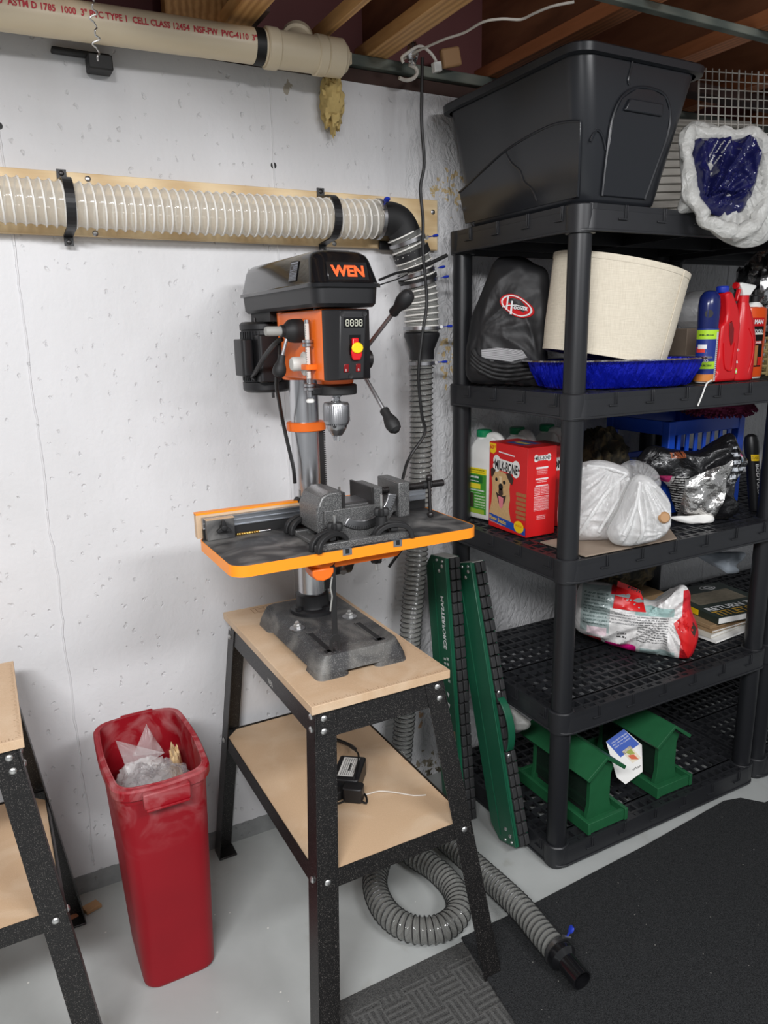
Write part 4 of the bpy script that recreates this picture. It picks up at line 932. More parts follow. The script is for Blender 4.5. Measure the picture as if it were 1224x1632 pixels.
# hold-down clamps
def holddown(a, c, label, kx=.3, stud=.02):
    """a, c: table points of the two toes of the arched clamp"""
    a, c = V(a), V(c); t = thing('hold_down_clamp', label, 'clamp', tuple((a+c)/2), 'arched clamps holding down the vise'); d = (c-a); L = d.length; d.normalize(); s = V((-d.y, d.x, 0))
    def arch(y0, y1, nm):
        rings = []
        for i in range(15):
            u = i/14; th = PI*u; h = .040*math.sin(th)**.8; x = L*(.5-.5*math.cos(th)); wd = .0155+.003*math.cos(th)
            tk = .011
            nx = V((0, 0, 1))*math.sin(th)-d*math.cos(th)*1.0; p = a+d*x+V((0, 0, .0015+h))
            rings.append([p+s*(y0*wd)+nx*0, p+s*(y1*wd), p+s*(y1*wd)-nx*tk if 0 else p+s*(y1*wd)-V((0, 0, tk if 0 else 0))-nx*tk, p+s*(y0*wd)-nx*tk])
        for r in rings:
            for p in r:
                if p.z < ZT+.0006: p.z = ZT+.0006
        return obj(nm, MB().loft(rings), 'blackm', t, bevel=.002)
    arch(-1, -.28, 'arch'); arch(.28, 1, 'arch')
    obj('arch_web', MB().obox(a+d*L*.5+V((0, 0, .026)), d*.008, s*.012, (0, 0, .004)), 'blackm', t, bevel=.001)
    c_ = a+d*(L*kx); 
    return t, d
p1, p2 = AZ(457, 852, ZT), AZ(506, 848, ZT)
holddown((.588, -.425, ZT), (.672, -.415, ZT), 'arched black clamp on the table behind the front left clamp of the vise')
t, d = holddown((.579, -.600, ZT), (.668, -.578, ZT), 'arched black clamp at the front left corner of the vise')
star_knob(t, (.652, -.553, ZT+.030), (0, 0, 1), .0165, .018, 6, .018); obj('clamp_bolt', MB().cyl((.652, -.553, ZT+.001), (.652, -.553, ZT+.03), .005, n=10), 'dkmetal', t)
t, d = holddown((.735, -.575, ZT), (.825, -.602, ZT), 'arched black clamp at the right end of the vise under a tall knob')
star_knob(t, (.763, -.565, ZT+.052), (0, 0, 1), .0165, .018, 6, .032); obj('clamp_bolt', MB().lathe([(.018, 0), (.014, .03), (.012, .05)], (.763, -.565, ZT+.003), n=16), 'blackm', t)

# ================================================================== ADAPTER ON THE STAND SHELF
AD = thing('power_adapter', 'black power adapter with white label and tangled cord on the lower fibreboard shelf', 'power adapter', (.73, -.46, .405))
R_ = Matrix.Translation((.712, -.455, .405)) @ Matrix.Rotation(math.radians(-38), 4, 'Z')
mb = MB(R_); mb.loft([[V((x, y, z)) for x, y in rrect(-.035, .035, -.055, .055, .008)] for z in (.001, .045)]); obj('housing', mb, 'black', AD, bevel=.003)
mb = MB(R_); mb.loft([[V((x, y, z)) for x, y in rrect(.0, .05, -.085, -.05, .008)] for z in (.001, .04)]); obj('plug_end', mb, 'black', AD, bevel=.003)
M['adlab'] = printed('adapter_label', S(232, 232, 228), [(.06, .8, .84, .93, BW(.03), 9), (.06, .94, .1, .78, BW(.1), 8), (.3, .7, .5, .62, BW(.03))])
mb = MB(R_); mb.grid(lambda u, v: V((-.022+.042*v, .045-.085*u, .0458)), 1, 1); obj('rating_label', mb, 'adlab', AD, smooth=0, label='white rating label')
cp = [AZ(528, 1178, .42), AZ(545, 1182, .42), AZ(560, 1192, .44), AZ(570, 1200, .456), AZ(571, 1212, .457), AZ(565, 1235, .456), AZ(560, 1255, .43), AZ(550, 1262, .411), AZ(535, 1256, .411), AZ(520, 1248, .411), AZ(510, 1262, .411), AZ(524, 1276, .411), AZ(540, 1280, .411), AZ(556, 1272, .411), AZ(570, 1260, .414), AZ(568, 1268, .416), AZ(575, 1276, .411), AZ(584, 1280, .411), AZ(583, 1268, .411), AZ(574, 1260, .413)]
obj('cord', MB().tube(catmull(cp, .006), .0026, 6), 'cable', AD)
obj('cord', MB().tube(catmull([AZ(515, 1268, .425), AZ(530, 1240, .43), AZ(522, 1222, .43), AZ(535, 1244, .43), AZ(556, 1250, .435), AZ(520, 1235, .43)], .006), .003, 6), 'cable', AD)
obj('cord', MB().tube(catmull([AZ(505, 1180, .412), AZ(528, 1177, .412), AZ(556, 1187, .415), AZ(566, 1194, .43)], .01), .005, 8), 'cable', AD)
obj('cord_plug', MB().obox(AZ(535, 1266, .418), (.03, .006, 0), (-.003, .014, 0), (0, 0, .012)), 'blackm', AD, bevel=.003)
one('zip_tie', MB().tube(catmull([AZ(578, 1262, .409), AZ(584, 1266, .409), AZ(604, 1261, .409), AZ(630, 1263, .409), AZ(660, 1268, .408), AZ(679, 1267, .408)], .01), .0016, 6), 'cablew', 'white zip tie tail sticking out from the adapter cord', 'zip tie')

# ================================================================== SHELVING UNIT
SX0, SX1, SY0, SY1 = 1.287, 2.178, -.606, -.028
TZ = (.075, .50, .942, 1.375, 1.82)
SU = thing('shelving_unit', 'black plastic five tier shelving unit standing against the white wall', 'shelving unit', ((SX0+SX1)/2, (SY0+SY1)/2, 0))
PXS = ((SX0+.033, SY0+.04), (SX1-.033, SY0+.04), (SX0+.033, SY1-.04), (SX1-.033, SY1-.04))
def ring_wall(mb, o0, o1, i0, i1, z0, z1):
    n = len(o0); vs = [V((x, y, z0)) for x, y in o0]+[V((x, y, z1)) for x, y in o1]+[V((x, y, z0)) for x, y in i0]+[V((x, y, z1)) for x, y in i1]; fs = []
    for j in range(n):
        k = (j+1) % n; fs += [(j, k, n+k, n+j), (2*n+j, 3*n+j, 3*n+k, 2*n+k), (n+j, n+k, 3*n+k, 3*n+j), (j, 2*n+j, 2*n+k, k)]
    return mb.add(vs, fs)
def tier(z):
    h = .062; R = lambda i, r: rrect(SX0+i, SX1-i, SY0+i, SY1-i, r, 6)
    mb = MB(); ring_wall(mb, R(0, .045), R(.002, .045), R(.006, .04), R(.006, .04), z-h, z)
    ring_wall(mb, R(-.003, .047), R(-.003, .047), R(.005, .04), R(.005, .04), z-h, z-h+.006)
    t = obj('tier', mb, 'shelf', SU, bevel=.0012)
    # top: lip, slotted margin, grid
    g = MB(); e = .0145; t0, t1 = z-.013, z-.001
    ring_wall(g, R(.001, .045), R(.001, .045), R(.009, .04), R(.009, .04), t0, t1+.0008)
    m0 = .032
    ring_wall(g, R(.022, .03), R(.022, .03), R(.030, .028), R(.030, .028), z-.03, t1)
    xa, xb, ya, yb = SX0+.03, SX1-.03, SY0+.03, SY1-.03
    n = 0; x = SX0+.06
    while x < SX1-.05:     # short bridges across the margin
        for y0 in (SY0+.008, SY1-.023): g.box(x, x+(.016 if n % 3 else .034), y0, y0+.015, t0, t1)
        x += .038; n += 1
    y = SY0+.06; n = 0
    while y < SY1-.05:
        for x0 in (SX0+.008, SX1-.023): g.box(x0, x0+.015, y, y+(.016 if n % 3 else .034), t0, t1)
        y += .038; n += 1
    nx, ny = 23, 13
    chx, chy = (xa+.030, (xa+xb)/2, xb-.030), (ya+.030, (ya+yb)/2+.02, yb-.03)
    for i in range(1, nx):
        xx = xa+(xb-xa)*i/nx; g.box(xx-.004, xx+.004, ya, yb, t0, t1-.0006)
    for j in range(1, ny):
        yy = ya+(yb-ya)*j/ny; g.box(xa, xb, yy-.0045, yy+.0045, t0+.0004, t1)
    for xx in chx: g.box(xx-.003, xx+.003, ya, yb, z-.05, t1); 
    for yy in chy: g.box(xa, xb, yy-.003, yy+.003, z-.05, t1); g.box(xa, xb, yy+.006, yy+.011, z-.05, t1)
    obj('shelf_grid', g, 'shelf', t, smooth=0)
    for k in range(6):     # moulded stacking notches on the skirt
        x = SX0+.115+k*.1315; yy = SY0; nb = MB()
        nb.box(x+.020, x+.0235, yy-.0025, yy+.004, z-.030, z+.0006); nb.box(x+.0235, x+.027, yy-.0008, yy+.004, z-.030, z+.0003); nb.box(x+.027, x+.029, yy-.0025, yy+.004, z-.030, z+.0006)
        nb.box(x, x+.029, yy-.004, yy+.004, z-.034, z-.0299); obj('stacking_notch', nb, 'shelf', t, bevel=.0006)
    for k in range(4):
        y = SY1-.10-k*.128; nb = MB()
        nb.box(SX0-.0025, SX0+.004, y-.0235, y-.020, z-.030, z+.0006); nb.box(SX0-.0008, SX0+.004, y-.027, y-.0235, z-.030, z+.0003); nb.box(SX0-.0025, SX0+.004, y-.029, y-.027, z-.030, z+.0006)
        nb.box(SX0-.004, SX0+.004, y-.029, y, z-.034, z-.0299); obj('stacking_notch', nb, 'shelf', t, bevel=.0006)
    for x, y in PXS: obj('post_socket', MB().lathe([(.0295, z-.066), (.036, z-.064), (.037, z-.002), (.034, z+.001), (.0295, z+.001)], (x, y, 0), n=28, cap0=False, cap1=False), 'shelf', t)
for z in TZ: tier(z)
for x, y in PXS:
    p = obj('post', MB().cyl((x, y, .02), (x, y, 1.80), .0285, n=40), 'post', SU)
    obj('post_tip', MB().cyl((x, y, 0), (x, y, .02), .0275, n=24), 'post', p)
dup(SU, V(SU.location)+V((.902, 0, 0)), 'second black shelving unit at the right edge, showing one post')

def OP(pts, p, n): return [AP(x, y, p, n) for x, y in pts]
EPS = .0012
# ------------------------------------------------------------------ top tier
TT = thing('storage_tote', 'large black storage tote with arched end panel on top of the shelving unit', 'tote', (1.46, -.33, TZ[4]))
z0, z1 = TZ[4]+EPS, TZ[4]+.335
def tr(k, i=0, r=.05): # k 0..1 height
    a0, a1 = 1.312, 1.268; b0, b1 = 1.570, 1.672; c0, c1 = -.578, -.597; d0, d1 = -.10, -.045
    L = lambda u, v: u+(v-u)*k
    return [V((x, y, z0+(z1-z0)*k)) for x, y in rrect(L(a0, a1)+i, L(b0, b1)-i, L(c0, c1)+i, L(d0, d1)-i, r, 8)]
def off(rg, z): return [V((p.x, p.y, z)) for p in rg]
mb = MB().loft([tr(0, .012), tr(.015, .004), tr(.04), tr(1), tr(1, .004), tr(.05, .006)], True, True)
obj('tub', mb, 'tote', TT)
rg = [off(tr(1, -.002), z1-.022), off(tr(1, -.014), z1-.020), off(tr(1, -.016), z1-.004), off(tr(1, -.012), z1), off(tr(1, .0), z1), off(tr(1, .004), z1-.004)]
obj('rim', MB().loft(rg, False, False), 'tote', TT)
def TF(a, b, d=0):      # front face: a 0..1 across, b 0..1 up
    x = (1.312+(1.268-1.312)*b); x1 = 1.570+(1.672-1.570)*b; y = -.578+(-.597+.578)*b
    return V((x+(x1-x)*a, y-d, z0+(z1-z0)*b))
def TL(a, b, d=0):      # left face: a 0..1 front to back
    x = 1.312-.044*b; ya = -.578-.019*b; yb = -.10+.055*b
    return V((x-d, ya+(yb-ya)*a, z0+(z1-z0)*b))
P = [(.22, .06), (.75, .06), (.80, .30), (.83, .52), (.80, .66), (.72, .76), (.60, .79), (.46, .78), (.34, .70), (.27, .55), (.24, .3)]
obj('arch_panel', MB().prism(P, TF, -.002, .005), 'tote2', TT, bevel=.003)
obj('arch_bead', MB().tube(catmull([TF(a, b, .004) for a, b in [(.22, .06), (.24, .3), (.27, .55), (.34, .70), (.46, .78), (.60, .79), (.72, .76), (.80, .66), (.83, .52), (.80, .30), (.75, .06)]], .01), .0035, 6), 'tote', TT)
obj('arch_bead', MB().tube(catmull([TF(a, b, .002) for a, b in [(.08, .40), (.14, .48), (.20, .44), (.235, .36)]], .01), .003, 6), 'tote', TT)
obj('handle_groove', MB().prism([(.36, .62), (.72, .62), (.70, .70), (.40, .70)], TF, .003, .012), 'tote', TT, bevel=.003)
obj('seam_bead', MB().tube(catmull([TF(a, b, .002) for a, b in [(.40, .98), (.40, .90), (.385, .82), (.40, .79)]], .01), .0025, 6), 'tote', TT)
L_ = [(.0, .52), (.10, .55), (.22, .56), (.38, .54), (.55, .50), (.72, .43), (.88, .36), (1.0, .31)]
obj('swage_panel', MB().prism(L_+[(1.0, .05), (.03, .05)], TL, -.004, .0018), 'tote2', TT, bevel=.001)
obj('arch_bead', MB().tube(catmull([TL(a, b, .002) for a, b in L_], .01), .003, 6), 'tote', TT)
obj('arch_bead', MB().tube(catmull([TL(a, b, .002) for a, b in [(.54, .49), (.50, .40), (.44, .33), (.42, .25), (.36, .18), (.33, .09)]], .01), .0025, 6), 'tote', TT)
# white shopping bag with navy content hanging over the front
bp, bn = V((1.75, -.65, 1.9)), V((-.45, -.85, .28))
BG = thing('shopping_bag', 'white plastic bag stuffed with a navy bag hanging over the top shelf edge', 'bag', (1.78, -.60, 1.75))
body = OP([(1083, 225), (1102, 195), (1135, 200), (1165, 215), (1200, 212), (1232, 225), (1255, 270), (1248, 340), (1225, 382), (1190, 395), (1160, 388), (1135, 372), (1120, 350), (1108, 338), (1080, 338), (1086, 300)], bp, bn)
mb, Fb = pillow(body, bn, .030, .7, 11, .005, 16, 34, 150, fold=((.45, .6, 5, .012),))
obj('bag_body', mb, 'bagg', BG)
nv = OP([(1104, 226), (1125, 222), (1160, 224), (1195, 222), (1209, 240), (1205, 280), (1196, 315), (1180, 338), (1150, 345), (1128, 338), (1112, 312), (1104, 280), (1102, 250)], bp-V(bn).normalized()*-.030, bn)
mb, Fn = pillow(nv, bn, .020, .4, 4, .003, 26, 40, 150, fold=((.15, .1, 4, .016), (.9, .25, 4, .012), (.4, 1.1, 3, .010)))
nvo = obj('navy_liner', mb, 'navy', BG, label='crumpled navy blue plastic')
def lip(pts, r, seed):
    P = catmull(OP(pts, bp+V(bn).normalized()*.034, bn), .008, True); 
    P = [p+V((noise.noise(p*30+V((seed, 0, 0))), noise.noise(p*30+V((0, seed, 0))), noise.noise(p*30+V((0, 0, seed)))))*.011 for p in P]
    mb = MB(); rr = [r*(1+.45*noise.noise(p*24)) for p in P]
    N = len(P); rings = []
    for i in range(N):
        d = (P[(i+1) % N]-P[i-1]).normalized(); u = V(bn).normalized(); w = d.cross(u).normalized()
        rings.append([P[i]+(u*math.cos(2*PI*k/14)*.8+w*math.sin(2*PI*k/14))*rr[i]*(1+.25*ridge(P[i]+V((k*.013, k*.02, 0)), 30, 2)) for k in range(14)])
    rings.append(rings[0]); mb.loft(rings, False, False); return mb
obj('rolled_rim', lip([(1093, 225), (1106, 206), (1128, 208), (1160, 217), (1195, 214), (1214, 226), (1222, 270), (1218, 320), (1202, 358), (1165, 370), (1134, 358), (1114, 332), (1098, 280)], .015, 5), 'bagg', BG)
LF = lambda a, b, d=0: Fn((a*.5-b*.86)+Fn.box[0]*.55, (a*.86+b*.5)*1.0+Fn.box[3]*.30, d)
for i, w_ in enumerate(('this product', 'keep away', 'may damage')):
    try: lettering('bag_warning', w_, 'whiteink', nvo, (lambda i: lambda a, b, d=0: LF(a, b-.011*i, d))(i), .045, .006, d0=.003)
    except Exception: pass
# wire panels, folded blind behind
def wire_panel(nm, label, o, ux, uz, w, h, sx, sz, r, heavy=3):
    t = thing(nm, label, 'wire panel', o, 'white wire panels'); o, ux, uz = V(o), V(ux).normalized(), V(uz).normalized(); i = 0; n = ux.cross(uz)*r
    while i*sx <= w+1e-6:
        R_ = r*1.7 if i % heavy == 0 else r; obj('wire', MB().cyl(o+ux*(i*sx)+n*1.2, o+ux*(i*sx)+uz*h+n*1.2, R_, n=6), 'wire', t); i += 1
    i = 0
    while i*sz <= h+1e-6: obj('wire', MB().cyl(o+uz*(i*sz), o+ux*w+uz*(i*sz), r, n=6), 'wire', t); i += 1
wire_panel('wire_panel', 'open white wire panel standing behind the shopping bag on the top shelf', (1.92, -.40, TZ[4]+.004), (.93, -.10, .05), (.06, .12, 1), .46, .44, .0255, .024, .0016)
wire_panel('wire_panel', 'finer white wire panel leaning behind the front wire panel, lower right', (2.02, -.33, TZ[4]+.004), (.96, .05, 0), (-.02, .12, 1), .40, .30, .02, .0155, .0013)
t = thing('folded_blind', 'stack of pale grey slats behind the wire panels on the top shelf', 'blind', (2.0, -.25, TZ[4]))
for i in range(14):
    z = TZ[4]+.012+i*.0235; obj('slat', MB().obox((2.06+.02*i*.1, -.253, z+.011), (.235, .0, .02), (0, .006, -.002), (0, .003, .0098)), 'gpaper', t, bevel=.001)
t = thing('grey_carton', 'pale grey carton with a row of white squares beside the tote on top shelf', 'box', (1.80, -.18, TZ[4]))
cb = obj('carton', MB().box(1.745, 2.02, -.225, -.07, TZ[4]+EPS, TZ[4]+.385), 'gpaper', t, bevel=.002)
for i in range(4): obj('square_mark', MB().box(1.83+i*.045, 1.865+i*.045, -.2262, -.2245, TZ[4]+.352, TZ[4]+.376), 'whitem', cb)

# ------------------------------------------------------------------ second tier (from the top)
z = TZ[3]+EPS
hp_, hn = V((1.352, -.235, z)), V((-.78, -.62, .10))
ho = OP([(750, 608), (742, 570), (746, 540), (752, 505), (762, 480), (776, 445), (790, 415), (805, 409), (832, 409), (852, 420), (872, 432), (876, 470), (872, 540), (868, 612), (810, 612)], hp_, hn)
HBG = thing('vacuum_tool_bag', 'black fabric vacuum bag with round red emblem beside the cream lampshade', 'bag', (1.39, -.17, z-EPS))
mb, Fh = pillow(ho, hn, .038, 1.0, 21, .002, 14, 34, 130, flat=z, top=1.754, fold=((.2, .45, 2, .005), (.9, .2, 2, .005)))
hb_ = obj('bag_body', mb, 'fabric', HBG)
def HP(x, y): q = AP(x, y, hp_, hn)-Fh.c; return q.dot(Fh.u), q.dot(Fh.w)
# emblem
M['emred'] = mat('emblem_red', S(206, 34, 38), .75, spec=.2); M['emwhite'] = mat('emblem_white', S(236, 236, 234), .75, spec=.2)
ca, cb2 = HP(829, 491); 
def lens(k, n=40):
    return [(ca+k*(.047*math.cos(t)*1.0+.010*math.sin(t)*-1), cb2+k*(.029*math.sin(t)*(1-.10*math.cos(2*t)) - .010*math.cos(t))) for t in [2*PI*i/n for i in range(n)]]
def ring_flat(o, i, F, d):
    mb = MB(); n = len(o); mb.add([F(a, b, d) for a, b in o]+[F(a, b, d) for a, b in i], [(j, (j+1) % n, n+(j+1) % n, n+j) for j in range(n)]); return mb
em = obj('emblem', MB().prism(lens(1), lambda a, b, d: Fh(a, b, d), -.002, .0055), 'emred', hb_, label='red and white lens shaped emblem')
obj('emblem_ring', ring_flat(lens(.90), lens(.80), Fh, .0075), 'whiteink', em, smooth=0)
HPp = lambda pts: [HP(*p) for p in pts]
for pts in (((816, 475), (818.5, 476), (815.5, 497.5), (813, 497)), ((822.5, 483.5), (825, 484), (822, 504.5), (819, 504)), ((808, 493.5), (818, 491), (830, 491), (847, 494), (847, 493), (830, 489.6), (818, 489.6), (808, 492.2))):
    q = HPp(pts); mb = MB(); mb.add([Fh(a, b, .0085) for a, b in q], [tuple(range(len(q)))]); obj('emblem_stroke', mb, 'whiteink', em, smooth=0)
o_ = HP(825, 496.5); e_ = HP(846, 498.5); dv = V((e_[0]-o_[0], e_[1]-o_[1])); dl = dv.length; dv.normalize()
lettering('emblem_lettering', 'HOOVER'[1:], 'whiteink', em, lambda a, b, d=0: Fh(o_[0]+dv.x*a-dv.y*b, o_[1]+dv.y*a+dv.x*b, .0085), dl, .0085, bold=.04)
# mesh pocket, coiled hoses
q = HPp(((774, 559), (800, 556), (838, 560), (845, 571), (820, 578), (774, 572)))
obj('mesh_pocket', MB().prism(q, lambda a, b, d: Fh(a, b, d), -.002, .004), 'mesh', hb_)
for k in range(4):
    P = catmull([Fh(*HP(x, y+k*6.5-1), .002-.002*k) for x, y in ((760-k*2, 560), (768, 572), (790, 583), (815, 586), (845, 583), (866, 580))], .008)
    obj('coiled_hose', MB().tube(P, [.008+.0014*math.sin(i*1.6) for i in range(len(P))], 10), 'blackm', HBG)
# foil pan
PA_ = math.radians(-20); pc = V((1.572, -.452, z)); RZ = Matrix.Translation(pc) @ Matrix.Rotation(PA_, 4, 'Z')
def oval(a, b, zz, n=150, p=2.6, wob=0, sd=0):
    r = []
    for i in range(n):
        t = 2*PI*i/n; c, s_ = math.cos(t), math.sin(t)
        k = 1+wob*noise.noise(V((c*6+sd, s_*6, zz*30)))+(wob*.6*(1 if i % 2 else -1))
        r.append(V((a*abs(c)**(2/p)*(1 if c > 0 else -1)*k, b*abs(s_)**(2/p)*(1 if s_ > 0 else -1)*k, zz)))
    return r
FPN = thing('foil_pan', 'bright blue foil roasting pan under the cream lampshade', 'pan', tuple(pc))
mb = MB(RZ); mb.loft([oval(.205, .098, .001, wob=.004), oval(.212, .103, .006, wob=.02), oval(.232, .118, .045, wob=.024), oval(.245, .128, .074, wob=.006), oval(.242, .125, .074), oval(.230, .115, .045), oval(.205, .096, .006)], True, True)
obj('pan_body', mb, 'foilb', FPN)
mb = MB(RZ); mb.loft([oval(.244, .127, .075), oval(.262, .142, .077, wob=.012), oval(.264, .144, .073, wob=.012), oval(.244, .127, .072)], False, False)
obj('pan_rim', mb, 'foil', FPN, label='crinkled silver foil rim')
# lampshade
LS = thing('lampshade', 'cream linen drum lampshade lying tilted in the blue foil pan', 'lampshade', (1.555, -.45, z+.02))
RL = Matrix.Translation((1.535, -.445, z+.0775)) @ Matrix.Rotation(math.radians(-14), 4, 'Z') @ Matrix.Rotation(math.radians(10), 4, 'Y')
mb = MB(RL); E_ = lambda a, b, h, k=64: [V((a*math.cos(2*PI*i/k), b*math.sin(2*PI*i/k), h)) for i in range(k)]
mb.loft([E_(.178, .118, .0), E_(.185, .124, .06), E_(.196, .132, .248), E_(.194, .130, .249), E_(.183, .122, .06), E_(.176, .116, .0)], False, False)
ls = obj('shade', mb, 'linen', LS)
mb = MB(RL); mb.loft([E_(.1795, .1195, -.001), E_(.1800, .1200, .011), E_(.1785, .1185, .012)], False, False); obj('shade_trim', mb, 'linen', LS)
mb = MB(RL); mb.loft([E_(.1965, .1325, .235), E_(.1975, .1335, .250), E_(.1935, .1295, .2505)], False, False); obj('shade_trim', mb, 'linen', LS)
mb = MB(RL); mb.loft([E_(.175, .115, .001), E_(.183, .123, .13)], True, False); obj('shade_lining', mb, 'purple', LS)
mb = MB(RL); th = math.radians(-52); mb.tube([V(((.1865+.0105*k)*math.cos(th), (.1255+.0085*k)*math.sin(th), .06+.188*k)) for k in [i/8 for i in range(-2, 9)]], .0012, 6); obj('shade_seam', mb, 'linen', LS)
# bottles
def bottle_loft(prof, c, n=28, m='white', par=None, nm='body', p=2.4):
    c = V(c); mb = MB(); R_ = []
    for a, b, h, *o in prof:
        ox = o[0] if o else 0; r = []
        for i in range(n):
            t = 2*PI*i/n; cc, ss = math.cos(t), math.sin(t)
            r.append(c+V((ox+a*abs(cc)**(2/p)*(1 if cc > 0 else -1), b*abs(ss)**(2/p)*(1 if ss > 0 else -1), h)))
        R_.append(r)
    return obj(nm, mb.loft(R_), m, par)
def face_label(par, c, w, h, m, nm='label', dz=0, rad=None, yb=0, ang=0, label=None):
    """label wrapped on the front of a bottle of radius rad centred at c"""
    c = V(c); mb = MB()
    def fn(u, v):
        a = (u-.5)*w/rad+ang; return c+V((rad*math.sin(a), -rad*math.cos(a), dz+h*v))
    return obj(nm, mb.grid(fn, 14, 2), m, par, label=label)
t = thing('aerosol_can', 'white aerosol can with a white cap behind the blue brush bottle', 'can', (1.822, -.365, z))
bottle_loft([(.026, .026, 0), (.027, .027, .003), (.027, .027, .155), (.022, .022, .172)], t.location, 28, 'greyl', t, 'can', 2)
bottle_loft([(.017, .017, .172), (.0175, .0175, .212), (.016, .016, .216)], t.location, 24, 'white', t, 'cap', 2)
obj('printed_mark', MB().lathe([(.008, 0), (.008, .001)], V(t.location)+V((.004, -.0268, .13)), (0.1, -1, 0), 16), 'bluep', t)
t = thing('brush_cleaner_bottle', 'dark blue cleaner bottle with lime label bands beside the foil pan', 'bottle', (1.850, -.526, z))
bottle_loft([(.026, .022, 0), (.029, .024, .004), (.030, .025, .10), (.0285, .024, .155), (.0285, .024, .165)], t.location, 28, 'white', t, 'body', 2)
bottle_loft([(.030, .0255, .150), (.0305, .026, .158), (.0315, .027, .185), (.0315, .027, .215), (.028, .025, .238), (.018, .016, .252), (.006, .005, .256)], t.location, 28, 'navyp', t, 'cap', 2.2)
obj('cap_window', MB().lathe([(.011, 0), (.011, .0012)], V(t.location)+V((-.0225, -.0185, .192)), (-.75, -.66, 0), 20), 'blackm', t)
M['autolab'] = printed('brush_label', S(26, 48, 128), [(0, 1, .80, .97, S(176, 220, 48)), (.1, .6, .83, .9, S(70, 100, 30), 14), (0, 1, .24, .38, S(176, 220, 48)), (.1, .6, .28, .34, S(70, 100, 30), 14), (.05, .35, .55, .65, S(214, 60, 50)), (.1, .4, .62, .7, S(236, 236, 236)), (0, 1, 0, .14, S(214, 132, 60)), (.72, 1, 0, .93, S(206, 208, 212)), (.75, .98, .05, .80, S(90, 92, 96), 26)], .35)
lb = face_label(t, V(t.location), .088, .148, 'autolab', rad=.0305, dz=.004, ang=-.55)
lettering('label_lettering', 'AUTO', 'whiteink', lb, lambda a, b, d=0: V(t.location)+V((.0310*math.sin(a/.0305-1.5), -.0310*math.cos(a/.0305-1.5), .058+b)), .026, .009, bold=.03)
t = thing('cleaner_jug', 'red cleaner bottle with a loop handle and blue cap beside the brush bottle', 'bottle', (1.925, -.525, z))
Fj = lambda a, b, d: V((1.925+a, -.525+d, z+b))
P = [(-.058, 0), (.030, 0), (.034, .01), (.034, .10), (.036, .16), (.022, .205), (-.005, .243), (-.012, .252), (-.034, .252), (-.036, .243), (-.030, .225), (-.024, .19), (-.030, .17), (-.044, .16), (-.046, .12), (-.046, .075), (-.052, .05), (-.046, .028), (-.058, .018)]
bd = obj('body', MB().prism([p for p in P], Fj, -.026, .026), 'red', t, bevel=.010, seg=3)
obj('handle', MB().tube(catmull([Fj(-.014, .232, -.004), Fj(.008, .208, -.006), Fj(.024, .172, -.007), Fj(.026, .13, -.008), Fj(.020, .10, -.012)], .008), .0135, 12), 'red', t)
obj('handle_hole', MB().prism([(-.018, .165), (-.008, .172), (.004, .15), (.006, .115), (-.002, .10), (-.014, .13)], Fj, -.0285, -.024), 'reddark', bd, bevel=.002)
obj('grip_crease', MB().tube(catmull([Fj(-.034, .11, -.0275), Fj(-.026, .06, -.0275), Fj(-.016, .036, -.0275), Fj(.006, .032, -.0275), Fj(.010, .06, -.0275), Fj(.014, .11, -.0275)], .008), .0022, 6), 'red', bd)
obj('cap', MB().lathe([(.0165, .250), (.0175, .252), (.0175, .265), (.015, .268)], (1.901, -.525, z), n=24), 'blue', t)
t = thing('spray_bottle', 'red cleaner bottle with a white trigger head in front of the orange bottle', 'bottle', (2.008, -.525, z))
bottle_loft([(.040, .024, 0), (.043, .027, .004), (.044, .028, .05), (.043, .027, .12), (.034, .024, .17, -.006), (.022, .019, .205, -.012), (.015, .014, .226, -.014), (.0145, .0135, .236, -.014)], t.location, 30, 'red', t, 'body', 2.3)
bottle_loft([(.0165, .0155, .224, -.014), (.0165, .0155, .242, -.014)], t.location, 20, 'red', t, 'collar', 2)
Fs = lambda a, b, d: V((2.008-.014+a, -.525+d, z+b))
obj('trigger_head', MB().prism([(-.014, .242), (.016, .242), (.028, .256), (.040, .266), (.038, .272), (-.028, .279), (-.033, .272), (-.020, .258)], Fs, -.012, .012), 'white', t, bevel=.004)
obj('trigger', MB().prism([(-.026, .262), (-.018, .262), (-.024, .24), (-.030, .226), (-.034, .228), (-.030, .245)], Fs, -.006, .006), 'red', t, bevel=.002)
obj('nozzle', MB().cyl(Fs(-.032, .270, 0), Fs(-.041, .271, 0), .009, n=14), 'red', t)
obj('side_ridge', MB().tube(catmull([Fs(.004, .15, -.026), Fs(.022, .12, -.0275), Fs(.026, .07, -.0285), Fs(.014, .02, -.0275)], .008), .002, 6), 'red', t)
for i, s_ in enumerate('DRR'[:3]): 
    lettering('side_lettering', s_, 'whiteink', t, plane((1.9655, -.542, z+.085-.028*i-(.006 if i else 0)), (.6, -.8, 0), (0, 0, 1)), .005, .007, bold=.03)
obj('lime_mark', MB().obox((1.9665, -.5425, z+.028), (.002, -.0027, 0), (.0004, .0003, 0), (0, 0, .007)), 'lime', t)
t = thing('wood_oil_bottle', 'orange bottle with black label and white shoulder at the right of the red bottles', 'bottle', (2.095, -.49, z))
bottle_loft([(.043, .022, 0), (.046, .024, .004)], t.location, 28, 'white', t, 'base', 3)
bottle_loft([(.046, .024, .005), (.047, .025, .02), (.047, .025, .195), (.044, .023, .208), (.036, .018, .212)], t.location, 30, 'orangeb', t, 'body', 3)
bottle_loft([(.037, .019, .211), (.028, .017, .219), (.014, .013, .226)], t.location, 24, 'white', t, 'shoulder', 2)
bottle_loft([(.012, .012, .226), (.0125, .0125, .244), (.006, .006, .247), (.005, .005, .262)], t.location, 20, 'blackm', t, 'cap', 2)
